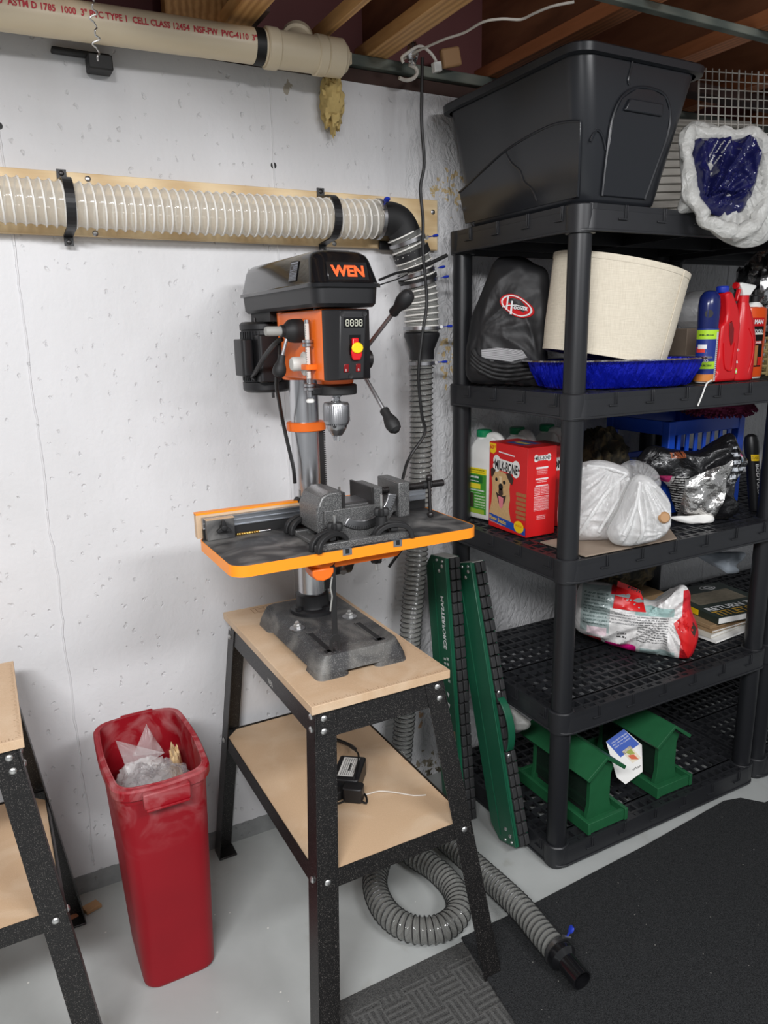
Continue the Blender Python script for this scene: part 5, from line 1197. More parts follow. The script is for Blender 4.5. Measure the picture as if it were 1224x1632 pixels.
M['oillab'] = printed('oil_label', S(24, 22, 22), [(0, 1, .83, 1, S(196, 26, 30)), (0, 1, .66, .69, S(230, 226, 214)), (.0, .95, .47, .53, S(206, 66, 52)), (.05, .7, .03, .44, S(178, 120, 70)), (.75, 1, .03, .2, S(200, 40, 34))], .4)
mb = MB(); lx, ly = 2.062, -.5158
mb.grid(lambda u, v: V((2.052+.062*u, ly, z+.035+.145*v)), 1, 1); ol = obj('label', mb, 'oillab', t, smooth=0)
lettering('label_lettering', 'HOWARD'[0:0]+'MAN', 'whiteink', ol, plane((2.068, ly-.0003, z+.162), (1, 0, 0), (0, 0, 1)), .040, .013, bold=.035)
lettering('label_lettering', 'WOOD', 'whiteink', ol, plane((2.058, ly-.0003, z+.134), (1, 0, 0), (0, 0, 1)), .05, .012, bold=.03)
lettering('label_lettering', 'RESTORER'[2:], 'whiteink', ol, plane((2.064, ly-.0003, z+.1045), (1, 0, 0), (0, 0, 1)), .044, .0065, bold=.02)
one('glass_globe', MB().lathe([(.05, 0), (.075, .02), (.082, .05), (.07, .09), (.04, .112), (.012, .118)], (2.12, -.27, z+.155), n=36), 'bagc', 'clear ribbed glass globe behind the spray bottle', 'lamp globe')
one('globe_box', MB().box(1.99, 2.17, -.34, -.16, z, z+.153), 'card', 'dark cardboard box under the glass globe behind the bottles', 'box', bevel=.002)
one('clear_wrap', crumple((1.885, -.24, z+.10), (.062, .07, .11), 31, .3, 6, 2.2, 36, 26, z), 'bagc', 'crumpled clear plastic wrap behind the red jug and brush bottle', 'plastic wrap')
mb = crumple((2.33, -.36, z+.255), (.085, .085, .12), 33, .22, 8, 2.2, 44, 30)
one('foil_roll', mb, 'foil', 'crumpled silver foil duct at the right edge of the photo', 'foil')
t = thing('wicker_basket', 'beige slotted plastic basket at the right edge under the silver foil', 'basket', (2.33, -.42, z))
for i in range(6): obj('hoop', MB().tube([V((2.33+.12*math.cos(a), -.40+.09*math.sin(a), z+.008+i*.022)) for a in [2*PI*k/28 for k in range(28)]], .0045, 6, True), 'basket', t)
for k in range(28): a = 2*PI*k/28; obj('stake', MB().cyl((2.33+.12*math.cos(a), -.40+.09*math.sin(a), z), (2.33+.12*math.cos(a), -.40+.09*math.sin(a), z+.122), .0045, n=6), 'basket', t)
one('paper_strip', MB().tube(catmull([AY(1134, 606, -.604), AY(1126, 612, -.611), AY(1119, 630, -.612), AY(1112, 647, -.613)], .006), [.0028]*4+[.0022]*60 if 0 else .0022, 6), 'whitem', 'thin white paper strip hanging over the second shelf edge', 'strip')

# ------------------------------------------------------------------ third tier
z = TZ[2]+EPS
MBX = thing('dog_biscuit_box', 'red dog biscuit carton with a tan dog picture on the third shelf', 'box', (1.40, -.27, z))
x0, x1, y0, y1, z1 = 1.3485, 1.456, -.358, -.176, z+.264
bxo = obj('carton', MB().box(x0, x1, y0, y1, z, z1), 'boxred', MBX, bevel=.0012)
FF = plane((x0, y1, z), (0, -1, 0), (0, 0, 1)); fw, fh = y1-y0, z1-z      # printed front, faces left
FS_ = plane((x0, y0, z), (1, 0, 0), (0, 0, 1)); sw_ = x1-x0
def flat(nm, poly, m, par, F=FF, d=.0006, w=fw, h=fh, label=None):
    mb = MB(); mb.add([F(a*w, b*h, d) for a, b in poly], [tuple(range(len(poly)))]); return obj(nm, mb, m, par, smooth=0, label=label)
def ell(cx, cy, rx, ry, n=24, a0=0, a1=360): return [(cx+rx*math.cos(math.radians(a0+(a1-a0)*i/n)), cy+ry*math.sin(math.radians(a0+(a1-a0)*i/n))) for i in range(n)]
def bone(F, w, h, par, cx, cy, L, H, d, m='whitem', tilt=0):
    R_ = H*.34; P = []
    for (sx, sy, a) in ((1, -1, -150), (1, 1, -60), (-1, 1, 30), (-1, -1, 120)):
        ex, ey = sx*(L/2-R_), sy*(H/2-R_)
        for i in range(9): t_ = math.radians(a+i*210/8+ (0)); P.append((ex+R_*math.cos(t_), ey+R_*math.sin(t_)))
    mb = MB(); c_, s_ = math.cos(tilt), math.sin(tilt)
    Q = [(cx+a*c_-b*s_, cy+a*s_+b*c_) for a, b in P]; mb.add([F(a, b, d) for a, b in Q], [tuple(range(len(Q)))])
    o = obj('bone_logo', mb, m, par, smooth=0); return o
bl = bone(FF, fw, fh, bxo, .084, .198, .128, .052, .0007, tilt=-.06)
lettering('logo_lettering', 'MILK-BONE', 'blackink', bxo, lambda a, b, d=0: FF(.031+a, .184+b-.06*a, .0012), .107, .030, bold=.03)
flat('price_tag', [(.0, .985), (.19, .985), (.19, .90), (.12, .865), (.03, .875)], 'yellow', bxo)
lettering('price_lettering', '60', 'boxred', bxo, lambda a, b, d=0: FF(.004+a, .2425+b, .0012), .019, .013, bold=.03); lettering('price_lettering', 'oz', 'boxred', bxo, lambda a, b, d=0: FF(.0245+a, .248+b, .0012), .008, .006)
flat('slogan_line', [(.26, .895), (.68, .875), (.68, .888), (.26, .908)], 'whiteink', bxo)
# dog picture
dg = flat('dog_picture', [(.02, .09), (.02, .16), (.08, .30), (.10, .48), (.08, .58), (.12, .655), (.22, .685), (.34, .68), (.50, .66), (.58, .60), (.56, .50), (.58, .38), (.55, .28), (.60, .16), (.68, .05), (.40, .045)], 'tan', bxo, label='tan long haired dog printed on the carton')
for P, mm, d in (([(.06, .60), (.05, .68), (.10, .705), (.19, .685), (.15, .64), (.10, .59)], 'tand', .001), ([(.46, .665), (.58, .685), (.66, .62), (.63, .55), (.56, .58), (.52, .61)], 'tand', .001),
                 (ell(.21, .575, .034, .022), 'blackink', .0012), (ell(.42, .56, .036, .022), 'blackink', .0012), (ell(.33, .50, .06, .04), 'blackink', .0012), ([(.28, .48), (.38, .48), (.40, .42), (.34, .39), (.27, .42)], 'tand', .0012),
                 ([(.20, .43), (.28, .41), (.42, .40), (.48, .42), (.44, .33), (.36, .27), (.28, .30)], 'tand', .0011), ([(.27, .39), (.41, .38), (.40, .29), (.36, .245), (.30, .27)], 'pink', .0014), ([(.28, .62), (.36, .62), (.35, .54), (.30, .54)], 'cream', .001)):
    M.setdefault('cream', mat('dog_cream', S(232, 206, 164), .6, var=.15, vs=120)); flat('dog_feature', P, mm, dg, d=d)
for i in range(6): flat('biscuit', [(.74+(.02 if i % 2 else 0), .49-i*.052), (.99, .49-i*.052), (.99, .452-i*.052), (.78, .45-i*.052), (.73+(.02 if i % 2 else 0), .455-i*.052)], 'biscuit', bxo, d=.0008+.0002*i); 
bb = flat('blue_band', [(.03, .16), (.99, .105), (.99, .02), (.03, .075)], 'bluep', bxo, d=.0016)
lettering('flavour_lettering', 'Flavor Snacks', 'yellow', bb, lambda a, b, d=0: FF(.008+a, .0245+b-.07*a, .0021), .082, .013, bold=.02)
lettering('flavour_lettering', 'SNACKS FOR ALL SIZE DOGS', 'whiteink', bb, lambda a, b, d=0: FF(.008+a, .0165+b-.07*a, .0021), .06, .004)
yc = flat('yellow_roundel', ell(.83, .10, .125, .068), 'yellow', bxo, d=.0024)
lettering('roundel_lettering', 'VALUE SIZE', 'boxred', yc, lambda a, b, d=0: FF(.136+a, .027+b, .003), .03, .006)
bone(FS_, sw_, fh, bxo, .054, .232, .062, .022, .0007); lettering('logo_lettering', 'MILK-BONE', 'blackink', bxo, lambda a, b, d=0: FS_(.028+a, .2255+b, .0012), .052, .0125, bold=.02)
M['sidepr'] = printed('carton_side_print', S(214, 30, 32), [(.1, .9, .915, .945, BW(.8)), (.15, .85, .81, .91, S(232, 170, 170), 30), (.08, .92, .72, .745, BW(.8)), (.15, .85, .67, .71, S(236, 190, 190), 30), (.08, .92, .60, .62, BW(.8)), (.0, .42, .44, .59, S(238, 200, 200), 36), (.46, 1, .44, .59, S(238, 200, 200), 36), (.0, 1, .16, .43, S(240, 214, 214), 44), (.0, 1, .16, .43, S(226, 120, 120), 21), (.2, .8, .0, .08, S(236, 190, 190), 34)], .4)
mb = MB(); mb.grid(lambda u, v: FS_(.026+.055*u, .05+.165*v, .0008), 1, 1); obj('carton_print', mb, 'sidepr', bxo, smooth=0)
M['topp'] = printed('carton_top_print', S(206, 40, 40), [(.1, .5, .2, .8, S(60, 80, 150)), (.35, .7, .3, .7, S(220, 190, 90)), (.6, .95, .2, .8, S(70, 90, 150))], .5)
mb = MB(); mb.grid(lambda u, v: V((x0+.015+.08*u, y0+.02+.14*v, z1+.0006)), 1, 1); obj('carton_print', mb, 'topp', bxo, smooth=0)
t = thing('biscuit_carton', 'second red carton showing a white band mostly hidden behind the dog biscuit box', 'box', (1.51, -.21, z))
b2 = obj('carton', MB().box(1.47, 1.56, -.30, -.182, z, z+.25), 'boxred', t, bevel=.0012)
mb = MB(); F2 = plane((1.47, -.30, z), (1, 0, 0), (0, 0, 1)); mb.grid(lambda u, v: F2(.004+.08*u, .175+.04*v, .0006), 1, 1); obj('white_band', mb, 'whitem', b2, smooth=0); lettering('band_lettering', 'BONE', 'blackink', b2, lambda a, b, d=0: F2(.006+a, .182+b, .0012), .07, .024, bold=.04)
# jugs
M['juglab'] = printed('jug_label', S(70, 150, 50), [(0, 1, .87, 1, S(244, 222, 40)), (.1, .9, .90, .97, S(120, 120, 30), 18), (0, .8, .68, .84, S(36, 110, 50)), (.05, .6, .70, .82, S(236, 240, 236), 9), (.0, .7, .55, .66, S(240, 220, 60)), (.0, .9, .45, .53, S(230, 236, 230), 12), (0, .35, .12, .44, S(70, 66, 50)), (.4, .95, .14, .42, S(206, 226, 190), 16), (0, .9, .0, .10, S(160, 190, 60))], .35)
def jug(x, y, rot, label, withlab=True):
    t = thing('cleaner_concentrate_jug', label, 'jug', (x, y, z)); Rj = Matrix.Translation((x, y, z)) @ Matrix.Rotation(rot, 4, 'Z')
    def lay(i, h, r): return [V((a, b, h)) for a, b in rrect(-.050+i, .050-i, -.068+i, .068-i, r-i*.4, 5)]
    mb = MB(Rj); mb.loft([lay(.012, 0, .03), lay(.004, .004, .03), lay(0, .014, .03), lay(0, .165, .03), lay(.003, .18, .03), lay(.002, .19, .03), lay(.005, .225, .03), lay(.022, .25, .03), lay(.036, .262, .022)]); b_ = obj('jug_body', mb, 'white', t)
    mb = MB(Rj); mb.lathe([(.022, .255), (.022, .266)], (0, .02, 0), n=24); obj('neck', mb, 'white', b_)
    mb = MB(Rj); mb.lathe([(.0235, .262), (.0245, .264), (.0245, .281), (.022, .284)], (0, .02, 0), n=28); obj('cap', mb, 'capgreen', t, label='green screw cap')
    mb = MB(Rj); mb.tube(catmull([V((-.0, -.0, .262)), V((0, -.03, .268)), V((0, -.052, .255)), V((0, -.062, .225)), V((0, -.064, .19))], .008), .013, 12); obj('handle', mb, 'white', t)
    if withlab: mb = MB(Rj); mb.grid(lambda u, v: V((-.0507, .045-.085*u, .02+.148*v)), 1, 1); obj('label', mb, 'juglab', b_, smooth=0)
    return t
jug(1.410, -.088, math.radians(10), 'white cleaner jug with green label left of the dog biscuit box')
jug(1.535, -.063, math.radians(-70), 'white cleaner jug behind the dog biscuit box, its green cap in view', False) if 0 else None
t2 = jug(1.53, -.0, 0, 'white cleaner jug directly behind the dog biscuit box, cap in view', False)
for o in [t2]+list(t2.children): pass
t2.location.x, t2.location.y = 1.53, -.10
for o in [t2]: ORI[o.name] = V(t2.location)
t3 = jug(1.66, -.0, 0, 'rightmost white cleaner jug behind the red cartons, handle and cap in view', False); t3.location.x, t3.location.y = 1.655, -.10
# cardboard sheet under the bags
one('cardboard_sheet', MB().loft([[V((x, y, zz)) for x, y in ((1.36, -.592), (1.70, -.598), (1.78, -.50), (1.74, -.38), (1.47, -.375), (1.46, -.42), (1.35, -.42))] for zz in (z, z+.004)]), 'card', 'worn grey cardboard sheet lying under the white bags', 'cardboard', bevel=.0008)
zb = z+.0055
wn = V((-.45, -.85, .15))
wp = AZ(960, 858, zb)+V((0, .0, 0))
o_ = OP([(893, 775), (900, 750), (925, 738), (955, 733), (985, 740), (1002, 752), (1000, 790), (990, 830), (975, 858), (940, 863), (905, 860), (890, 850)], wp, wn)
W1 = thing('white_shopping_bag', 'full white plastic shopping bag directly right of the front shelf post', 'bag', tuple(wp))
mb, Fw = pillow(o_, wn, .048, 1.4, 41, .004, 15, 34, 150, flat=zb, fold=((.75, .95, 5, .013), (.1, .3, 3, .006))); obj('bag_body', mb, 'bagw', W1)
def strap_folds(par, F, pl, pn, curves, m='bagw', r=.006):
    for c in curves:
        P = []
        for x, y in c: q = AP(x, y, pl, pn)-F.c; P.append(F(q.dot(F.u), q.dot(F.w), .003))
        P = catmull(P, .008); obj('bag_handle', MB().tube(P, [r*(.7+.6*abs(noise.noise(p*40))) for p in P], 8), m, par)
strap_folds(W1, Fw, wp, wn, [[(915, 850), (935, 815), (960, 780), (990, 755)], [(925, 745), (905, 765), (908, 800), (897, 845)], [(945, 845), (970, 800), (995, 762)], [(930, 742), (960, 745), (990, 755)]])
wp2 = AZ(1005, 867, zb)+V((-.010, -.032, 0))
o_ = OP([(968, 845), (985, 812), (1008, 762), (1030, 758), (1050, 775), (1066, 800), (1068, 835), (1050, 858), (1020, 867), (995, 870), (975, 864)], wp2, wn)
W2 = thing('white_shopping_bag', 'smaller white bag with clear side showing a round tan item, nearest the shelf front', 'bag', tuple(wp2))
mb, Fw2 = pillow(o_, wn, .042, 1.3, 47, .004, 16, 34, 150, flat=zb, fold=((.45, 1.0, 6, .012), (.9, .2, 3, .006)))
obj('bag_body', mb, 'bagw', W2)
strap_folds(W2, Fw2, wp2, wn, [[(1012, 768), (1008, 800), (1012, 840), (1010, 862)], [(985, 850), (1000, 810), (1012, 770)]])
q = AP(1046, 822, wp2, wn)-Fw2.c; c_ = Fw2(q.dot(Fw2.u), q.dot(Fw2.w), -.004)
obj('round_item', MB().lathe([(.006, 0), (.015, .001), (.016, .006), (.012, .012)], c_, wn, 20), 'wood', W2)
o_ = OP([(985, 745), (1010, 733), (1040, 745), (1052, 770), (1045, 790), (1015, 780), (995, 765)], wp+V((.02, .08, 0)), wn)
mb, Fc = pillow(o_, wn, .03, 1.2, 53, .006, 20, 20, 90, fold=((.3, .1, 5, .01),))
one('clear_bag', mb, 'bagc', 'clear crumpled plastic bag behind the two white bags', 'bag')
# black dog food bag with silver side
dn = V((-.42, -.88, .06)); dp = AZ(1105, 828, z)
o_ = OP([(1015, 745), (1022, 722), (1040, 710), (1075, 716), (1112, 718), (1135, 705), (1165, 690), (1176, 712), (1188, 735), (1172, 765), (1166, 790), (1176, 812), (1160, 826), (1135, 828), (1085, 822), (1072, 800), (1060, 770)], dp, dn)
M['dogbag'] = printed('black_bag_print', S(24, 24, 26), [(.02, .30, .42, .54, S(196, 190, 190)), (.03, .28, .47, .55, S(206, 60, 120)), (.16, .30, .20, .44, S(150, 180, 200), 14), (.28, .42, .10, .56, S(170, 170, 168), 34), (.25, .40, .74, .90, S(150, 82, 50), 8), (.80, .96, .45, .86, S(190, 194, 200), 12)], .26, .7, .3)
DG = thing('black_pet_food_bag', 'glossy black pet food bag with a silver side slumped before the blue crate', 'bag', tuple(dp))
mb, Fd = pillow(o_, dn, .045, .8, 61, .006, 14, 34, 150, flat=z, fold=((.95, .9, 4, .012), (.2, .9, 3, .008))); obj('bag_body', mb, 'dogbag', DG)
def patch(F, pl, pn, pts, d, nm, m, par, n=8):
    Q = []
    for x, y in pts: q = AP(x, y, pl, pn)-F.c; Q.append((q.dot(F.u), q.dot(F.w)))
    mb = MB(); A_, B_, C_, D_ = Q
    mb.grid(lambda u, v: F((A_[0]*(1-u)+B_[0]*u)*(1-v)+(D_[0]*(1-u)+C_[0]*u)*v, (A_[1]*(1-u)+B_[1]*u)*(1-v)+(D_[1]*(1-u)+C_[1]*u)*v, d), n, n); return obj(nm, mb, m, par)
M['silver'] = mat('silver_film', S(208, 206, 204), .2, .9, bump=1.0, bs=34, bd=.012)
patch(Fd, dp, dn, ((1078, 822), (1130, 826), (1152, 730), (1078, 762)), .004, 'silver_side', 'silver', DG, 14)
patch(Fd, dp, dn, ((1166, 742), (1174, 735), (1186, 737), (1166, 700)), .004, 'striped_flap', 'dogbag', DG)
o_ = OP([(1068, 824), (1100, 822), (1132, 820), (1138, 830), (1120, 836), (1085, 832)], AZ(1100, 835, z), V((-.3, -.8, .5))); mb, _ = pillow(o_, V((-.3, -.8, .5)), .008, 1, 3, .004, 20, 8, 40, flat=z)
one('white_paper_bag', mb, 'whitem', 'flattened white paper packet under the black pet food bag', 'packet')
one('dark_cloth_bundle', crumple((1.80, -.185, z+.125), (.066, .08, .12), 71, .25, 7, 2.3, 44, 30, z), 'camo', 'dark crumpled bundle with rusty marks behind the black pet food bag', 'bundle')
# blue crate
CR_ = thing('blue_crate', 'blue slotted plastic crate behind the black pet food bag', 'crate', (2.08, -.26, z))
c0, c1, d0, d1, ch_ = 1.90, 2.265, -.375, -.103, .30
for (xx, yy) in ((c0, d0), (c1-.03, d0), (c0, d1-.03), (c1-.03, d1-.03)): obj('corner_post', MB().box(xx, xx+.03, yy, yy+.03, z, z+ch_), 'crate', CR_, bevel=.003)
for zz, hh in ((z, .04), (z+ch_-.045, .045), (z+.14, .02)):
    mb = MB(); R_ = lambda i: rrect(c0+i, c1-i, d0+i, d1-i, .008, 3); ring_wall(mb, R_(.002), R_(.002), R_(.010), R_(.010), zz, zz+hh); obj('band', mb, 'crate', CR_, bevel=.002)
for k in range(7): x = c0+.045+k*.04; obj('slat', MB().box(x, x+.014, d0+.003, d0+.010, z+.02, z+ch_-.02), 'crate', CR_, bevel=.001)
obj('crate_floor', MB().box(c0+.01, c1-.01, d0+.01, d1-.01, z+.002, z+.012), 'crate', CR_)
one('lime_item', crumple((2.03, -.25, z+.24), (.05, .05, .045), 5, .2, 6), 'lime', 'lime green item showing inside the blue crate', 'item') if 0 else None
# mop
t = thing('mop', 'mop with a maroon strand head and dark green handle lying on the blue crate', 'mop', (2.12, -.30, z+.3))
mc = V((2.14, -.36, z+ch_+.035)); mb = crumple(tuple(mc), (.105, .10, .030), 77, .1, 6, 2)
hd_ = obj('mop_head', mb, 'pinkfab', t); mb = MB()
for k in range(190):
    a = random.uniform(-PI, PI); e = random.uniform(-.75, .5); d = V((math.cos(a)*math.cos(e), math.sin(a)*math.cos(e), math.sin(e)))
    p = mc+V((d.x*.10, d.y*.095, d.z*.03)); q = p+V((d.x*.022, d.y*.022, -.012)); 
    if q.z < z+ch_+.002 and c0 < q.x < c1 and d0 < q.y < d1: q.z = z+ch_+.003
    mb.tube([p, p.lerp(q, .5)+V((0, 0, .002)), q], .0035, 5)
obj('strands', mb, 'pinkfab', t, kind='stuff')
obj('mop_handle', MB().cyl((2.10, -.30, z+ch_+.02), (1.72, -.12, z+ch_+.06), .011, n=14), mat('dark_green_pole', S(36, 60, 52), .25), t)
# black pole with tag
bp0, bp1 = V((2.180, -.505, z+.004)), V((2.168, -.468, z+.249))
t = thing('black_paddle_case', 'upright black rounded case with yellow tag and white lettering by the right shelf post', 'case', tuple(bp0))
ax = (bp1-bp0).normalized(); obj('case', MB().lathe([(.019, 0), (.021, .01), (.021, .185), (.0225, .19), (.0225, .225), (.018, .243), (.008, .25)], bp0, ax, 24), 'black', t)
fx = lambda a, b, d=0: bp0+ax*b+V((math.sin(a), -math.cos(a), 0))*(.0213+d)
mb = MB(); mb.grid(lambda u, v: fx(-1.1+1.3*u, .166+.020*v, .0006), 10, 1); tg = obj('yellow_tag', mb, 'yellow', t); lettering('tag_lettering', 'CLASSIC', 'blackink', tg, lambda a, b, d=0: fx(-1.0+a/.0215, .172+b, .0012), .022, .008)
lettering('case_lettering', 'BODYGLOVE', 'whiteink', t, lambda a, b, d=0: fx(-.55+b/.0215, .155-a, .0006), .12, .011, bold=.0)

# ------------------------------------------------------------------ fourth tier
z = TZ[1]+EPS
pn = V((-.74, -.66, .12)); pp = AZ(1000, 1036, z)
o_ = OP([(917, 1000), (918, 960), (924, 932), (945, 927), (975, 932), (1010, 948), (1040, 958), (1068, 945), (1088, 932), (1100, 945), (1101, 968), (1112, 1000), (1111, 1024), (1096, 1050), (1060, 1045), (1000, 1035), (950, 1018)], pp, pn)
M['petbag'] = printed('pet_bag_print', S(226, 224, 222), [(0, .94, .0, 1, S(226, 224, 222)), (.06, .30, .30, .92, S(168, 182, 180)), (.08, .28, .40, .85, S(110, 126, 124), 22), (.03, .24, .12, .22, S(206, 30, 44)), (.12, .28, .26, .38, S(236, 214, 220)), (.27, .52, .04, .16, S(206, 20, 120)), (.36, .44, .24, .36, S(60, 60, 60), 20), (.52, .76, .22, .62, S(120, 120, 120), 30), (.28, .52, .45, .62, S(150, 150, 150), 26), (.50, .80, .60, .72, S(160, 190, 186)), (.55, .82, .02, .14, S(170, 190, 188)), (.30, .62, .82, 1, S(200, 26, 40)), (.86, 1.0, .0, .95, S(204, 28, 40)), (.30, .56, .66, .84, S(150, 172, 172))], .3, .35, .2)
PB = thing('pet_food_bag', 'crumpled white and red pet food bag lying on the fourth shelf', 'bag', tuple(pp))
mb, Fp = pillow(o_, pn, .052, 1.2, 83, .004, 14, 34, 150, flat=z, fold=((.72, .55, 4, .012), (.95, .95, 3, .008))); pbo = obj('bag_body', mb, 'petbag', PB)
patch(Fp, pp, pn, ((978, 962), (1030, 968), (1020, 940), (985, 925)), .003, 'red_panel', 'boxred', PB)
patch(Fp, pp, pn, ((1073, 988), (1096, 1046), (1110, 1018), (1097, 968)), .003, 'red_panel', 'boxred', PB)
patch(Fp, pp, pn, ((1100, 1000), (1106, 1012), (1110, 1000), (1104, 988)), .0045, 'dark_mark', 'tand', PB, 3)
def onp(x, y): q = AP(x, y, pp, pn)-Fp.c; return q.dot(Fp.u), q.dot(Fp.w)
a_, b_ = onp(1000, 938), onp(1024, 948); dv = V((b_[0]-a_[0], b_[1]-a_[1])); dl = dv.length; dv.normalize()
lettering('bag_lettering', 'PURINA'[0:0]+'right', 'blackink', pbo, lambda a, b, d=0: Fp(a_[0]+dv.x*a-dv.y*b, a_[1]+dv.y*a+dv.x*b, .0042), dl, .014, bold=.03)
# books
ba = math.radians(-7); bc = V((2.10, -.464, 0)); RB = Matrix.Translation(bc) @ Matrix.Rotation(ba, 4, 'Z')
def book(nm, label, cat, zz, w, d, h, cover, page=True, dx=0, dy=0, rot=0):
    t = thing(nm, label, cat, (bc.x+.0, bc.y+.1, zz)); R_ = RB @ Matrix.Translation((dx, dy, zz)) @ Matrix.Rotation(rot, 4, 'Z')
    x0_, x1_ = -.0, w; 
    if page:
        mb = MB(R_); mb.box(.002, w-.002, .002, d-.003, .0015, h-.0015); obj('pages', mb, 'whitem', t)
        for q in (0, h-.0015): mb = MB(R_); mb.box(0, w, 0, d, q, q+.0015); obj('cover', mb, cover, t)
        mb = MB(R_); mb.box(-.0015, 0, 0, d, 0, h); obj('spine', mb, cover, t)
    else: mb = MB(R_); mb.box(0, w, 0, d, 0, h); obj('sheets', mb, cover, t, bevel=.001)
    return t, R_
M['darkgreen'] = mat('dark_green_cover', S(44, 54, 48), .35)
M['magcover'] = mat('magazine_cover', S(205, 200, 188), .4)
book('magazine', 'white magazine at the bottom of the pile beside the pet food bag', 'magazine', z, .26, .27, .010, 'whitem', dx=-.034, dy=-.03, rot=.2)
book('magazine', 'cream magazine second from the bottom of the pile', 'magazine', z+.0115, .26, .27, .013, 'magcover', dx=-.040, dy=-.012, rot=.22)
book('magazine', 'tan covered magazine in the middle of the pile', 'magazine', z+.026, .26, .26, .009, 'cardb', dx=-.03, dy=-.005, rot=.12)
book('paper_sack', 'folded brown paper sack under the dark green book', 'paper sack', z+.0365, .26, .26, .012, 'cardb', False, dx=-.03, dy=.005, rot=.1)
tb_, RBk = book('hardcover_book', 'dark green hardcover book with white and gold title on top of the pile', 'book', z+.050, .285, .285, .024, 'darkgreen')
FT = lambda a, b, d=0: RBk @ V((a, b, .024+d))
cv = [c for c in tb_.children if c.name.startswith('cover')][1]
lettering('title_lettering', 'RETURN TO', 'whiteink', cv, lambda a, b, d=0: FT(.02+a, .058+b, .0006), .235, .032, bold=.02)
M['goldink'] = mat('gold_ink', S(206, 160, 60), .5)
lettering('title_lettering', 'TITLETOWN', 'goldink', cv, lambda a, b, d=0: FT(.014+a, .010+b, .0006), .26, .042, bold=.01)
def flatT(nm, P, m, d=.0006): mb = MB(); mb.add([FT(a, b, d) for a, b in P], [tuple(range(len(P)))]); return obj(nm, mb, m, cv, smooth=0)
flatT('cover_picture', [(.03, .115), (.25, .115), (.25, .215), (.03, .215)], mat('cover_photo', S(120, 112, 96), .5, var=.5, vs=70))
flatT('logo_oval', ell(.19, .246, .034, .021), 'whiteink', .0008); flatT('logo_oval', ell(.19, .246, .030, .0175), 'darkgreen', .0011)
lettering('logo_letter', 'G', 'whiteink', cv, lambda a, b, d=0: FT(.169+a, .233+b, .0015), .042, .026, bold=.03)
mb = MB(RBk); mb.box(-.0022, -.0012, .09, .20, .002, .022) ; obj('spine_panel', mb, 'yellow', tb_)
mb = MB(); mb.add([RBk @ V((a, -.0006, b)) for a, b in ((.0, .003), (.05, .003), (.05, .021), (.0, .021))], [(0, 1, 2, 3)])
one('flat_brown_carton', MB().loft([rr3(1.86, 2.09, -.24, -.06, .004, zz) for zz in (z, z+.10)]), 'cardb', 'low brown carton behind the pet food bag', 'carton')
one('camouflage_bag', crumple((1.97, -.15, z+.222), (.105, .07, .095), 91, .25, 7, 2.4, 48, 32), 'camo', 'dark camouflage bag stuffed at the back of the fourth shelf', 'bag')
o_ = OP([(1110, 884), (1140, 880), (1185, 880), (1186, 890), (1172, 903), (1178, 912), (1160, 914), (1150, 908), (1130, 898)], (2.08, -.38, .85), V((-.2, -.9, .4)))
mb, _ = pillow(o_, V((-.2, -.9, .4)), .010, 1, 9, .004, 20, 8, 60); one('grey_plastic_scoop', mb, mat('bluish_grey', S(140, 148, 156), .5), 'bluish grey plastic flap wedged under the third shelf', 'scoop')
one('orange_toy', crumple((2.15, -.28, z+.30), (.04, .03, .045), 95, .2, 6), mat('rust_orange', S(150, 78, 52), .6), 'rusty orange lump beside the right post under the third shelf', 'toy')

# ------------------------------------------------------------------ bottom tier
z = TZ[0]+EPS
def house(x0, x1, y0, y1, label, lift=0):
    t = thing('wooden_bird_feeder', label, 'bird feeder', ((x0+x1)/2, (y0+y1)/2, z), 'green bird feeders on the bottom shelf')
    bh = .018; cx = (x0+x1)/2; w2 = (x1-x0)/2
    obj('base_board', MB().box(x0+.012, x1-.012, y0+.012, y1-.012, z, z+bh), 'hgreen', t, bevel=.001)
    for xx in (x0, x1-.012): obj('ledge', MB().box(xx, xx+.012, y0, y1, z, z+.038), 'hgreen', t, bevel=.0012)
    obj('ledge', MB().box(x0+.0125, x1-.0125, y0+.004, y0+.016, z, z+.034), 'hgreen', t, bevel=.0012)
    obj('ledge', MB().box(x0+.0125, x1-.0125, y1-.016, y1-.004, z, z+.034), 'hgreen', t, bevel=.0012)
    ww = .047; ez, pz = z+.178, z+.218
    for (ya, yb_) in ((y0+.04, y0+.055), (y1-.055, y1-.04)):
        P = [(cx-ww-.004, z+bh), (cx+ww+.004, z+bh), (cx+ww-.006, z+.06), (cx+ww-.006, z+.145), (cx+ww+.004, ez-.006), (cx, pz-.008), (cx-ww-.004, ez-.006), (cx-ww+.006, z+.145), (cx-ww+.006, z+.06)]
        obj('gable_wall', MB().prism(P, lambda a, b, d: V((a, d, b)), ya, yb_), 'hgreen', t, bevel=.0012)
    for s in (-1, 1): obj('glass_side', MB().box(cx+s*(ww-.010)-.0015, cx+s*(ww-.010)+.0015, y0+.0555, y1-.0555, z+bh+.02, ez-.008), 'feedglass', t)
    obj('hopper', MB().box(cx-ww+.016, cx+ww-.016, y0+.056, y1-.056, z+bh, z+.09), 'blackm', t)
    for s in (-1, 1):
        d = V((s*.072, 0, -(pz-ez)*1.36)); nrm = V((s*(pz-ez)*1.36, 0, .072)).normalized()
        a = V((cx-s*.001, 0, pz)); P0, P1 = a, a+d
        obj('roof_board', MB().loft([[V((p.x, yy, p.z)) for p in (P0, P1, P1+nrm*.012, P0+nrm*.012+V((-s*.004, 0, 0)))] for yy in (y0+.015, y1-.015)]), 'hgreen', t, bevel=.001)
    return t
M['feedglass'] = mat('dark_acrylic', S(30, 44, 36), .12)
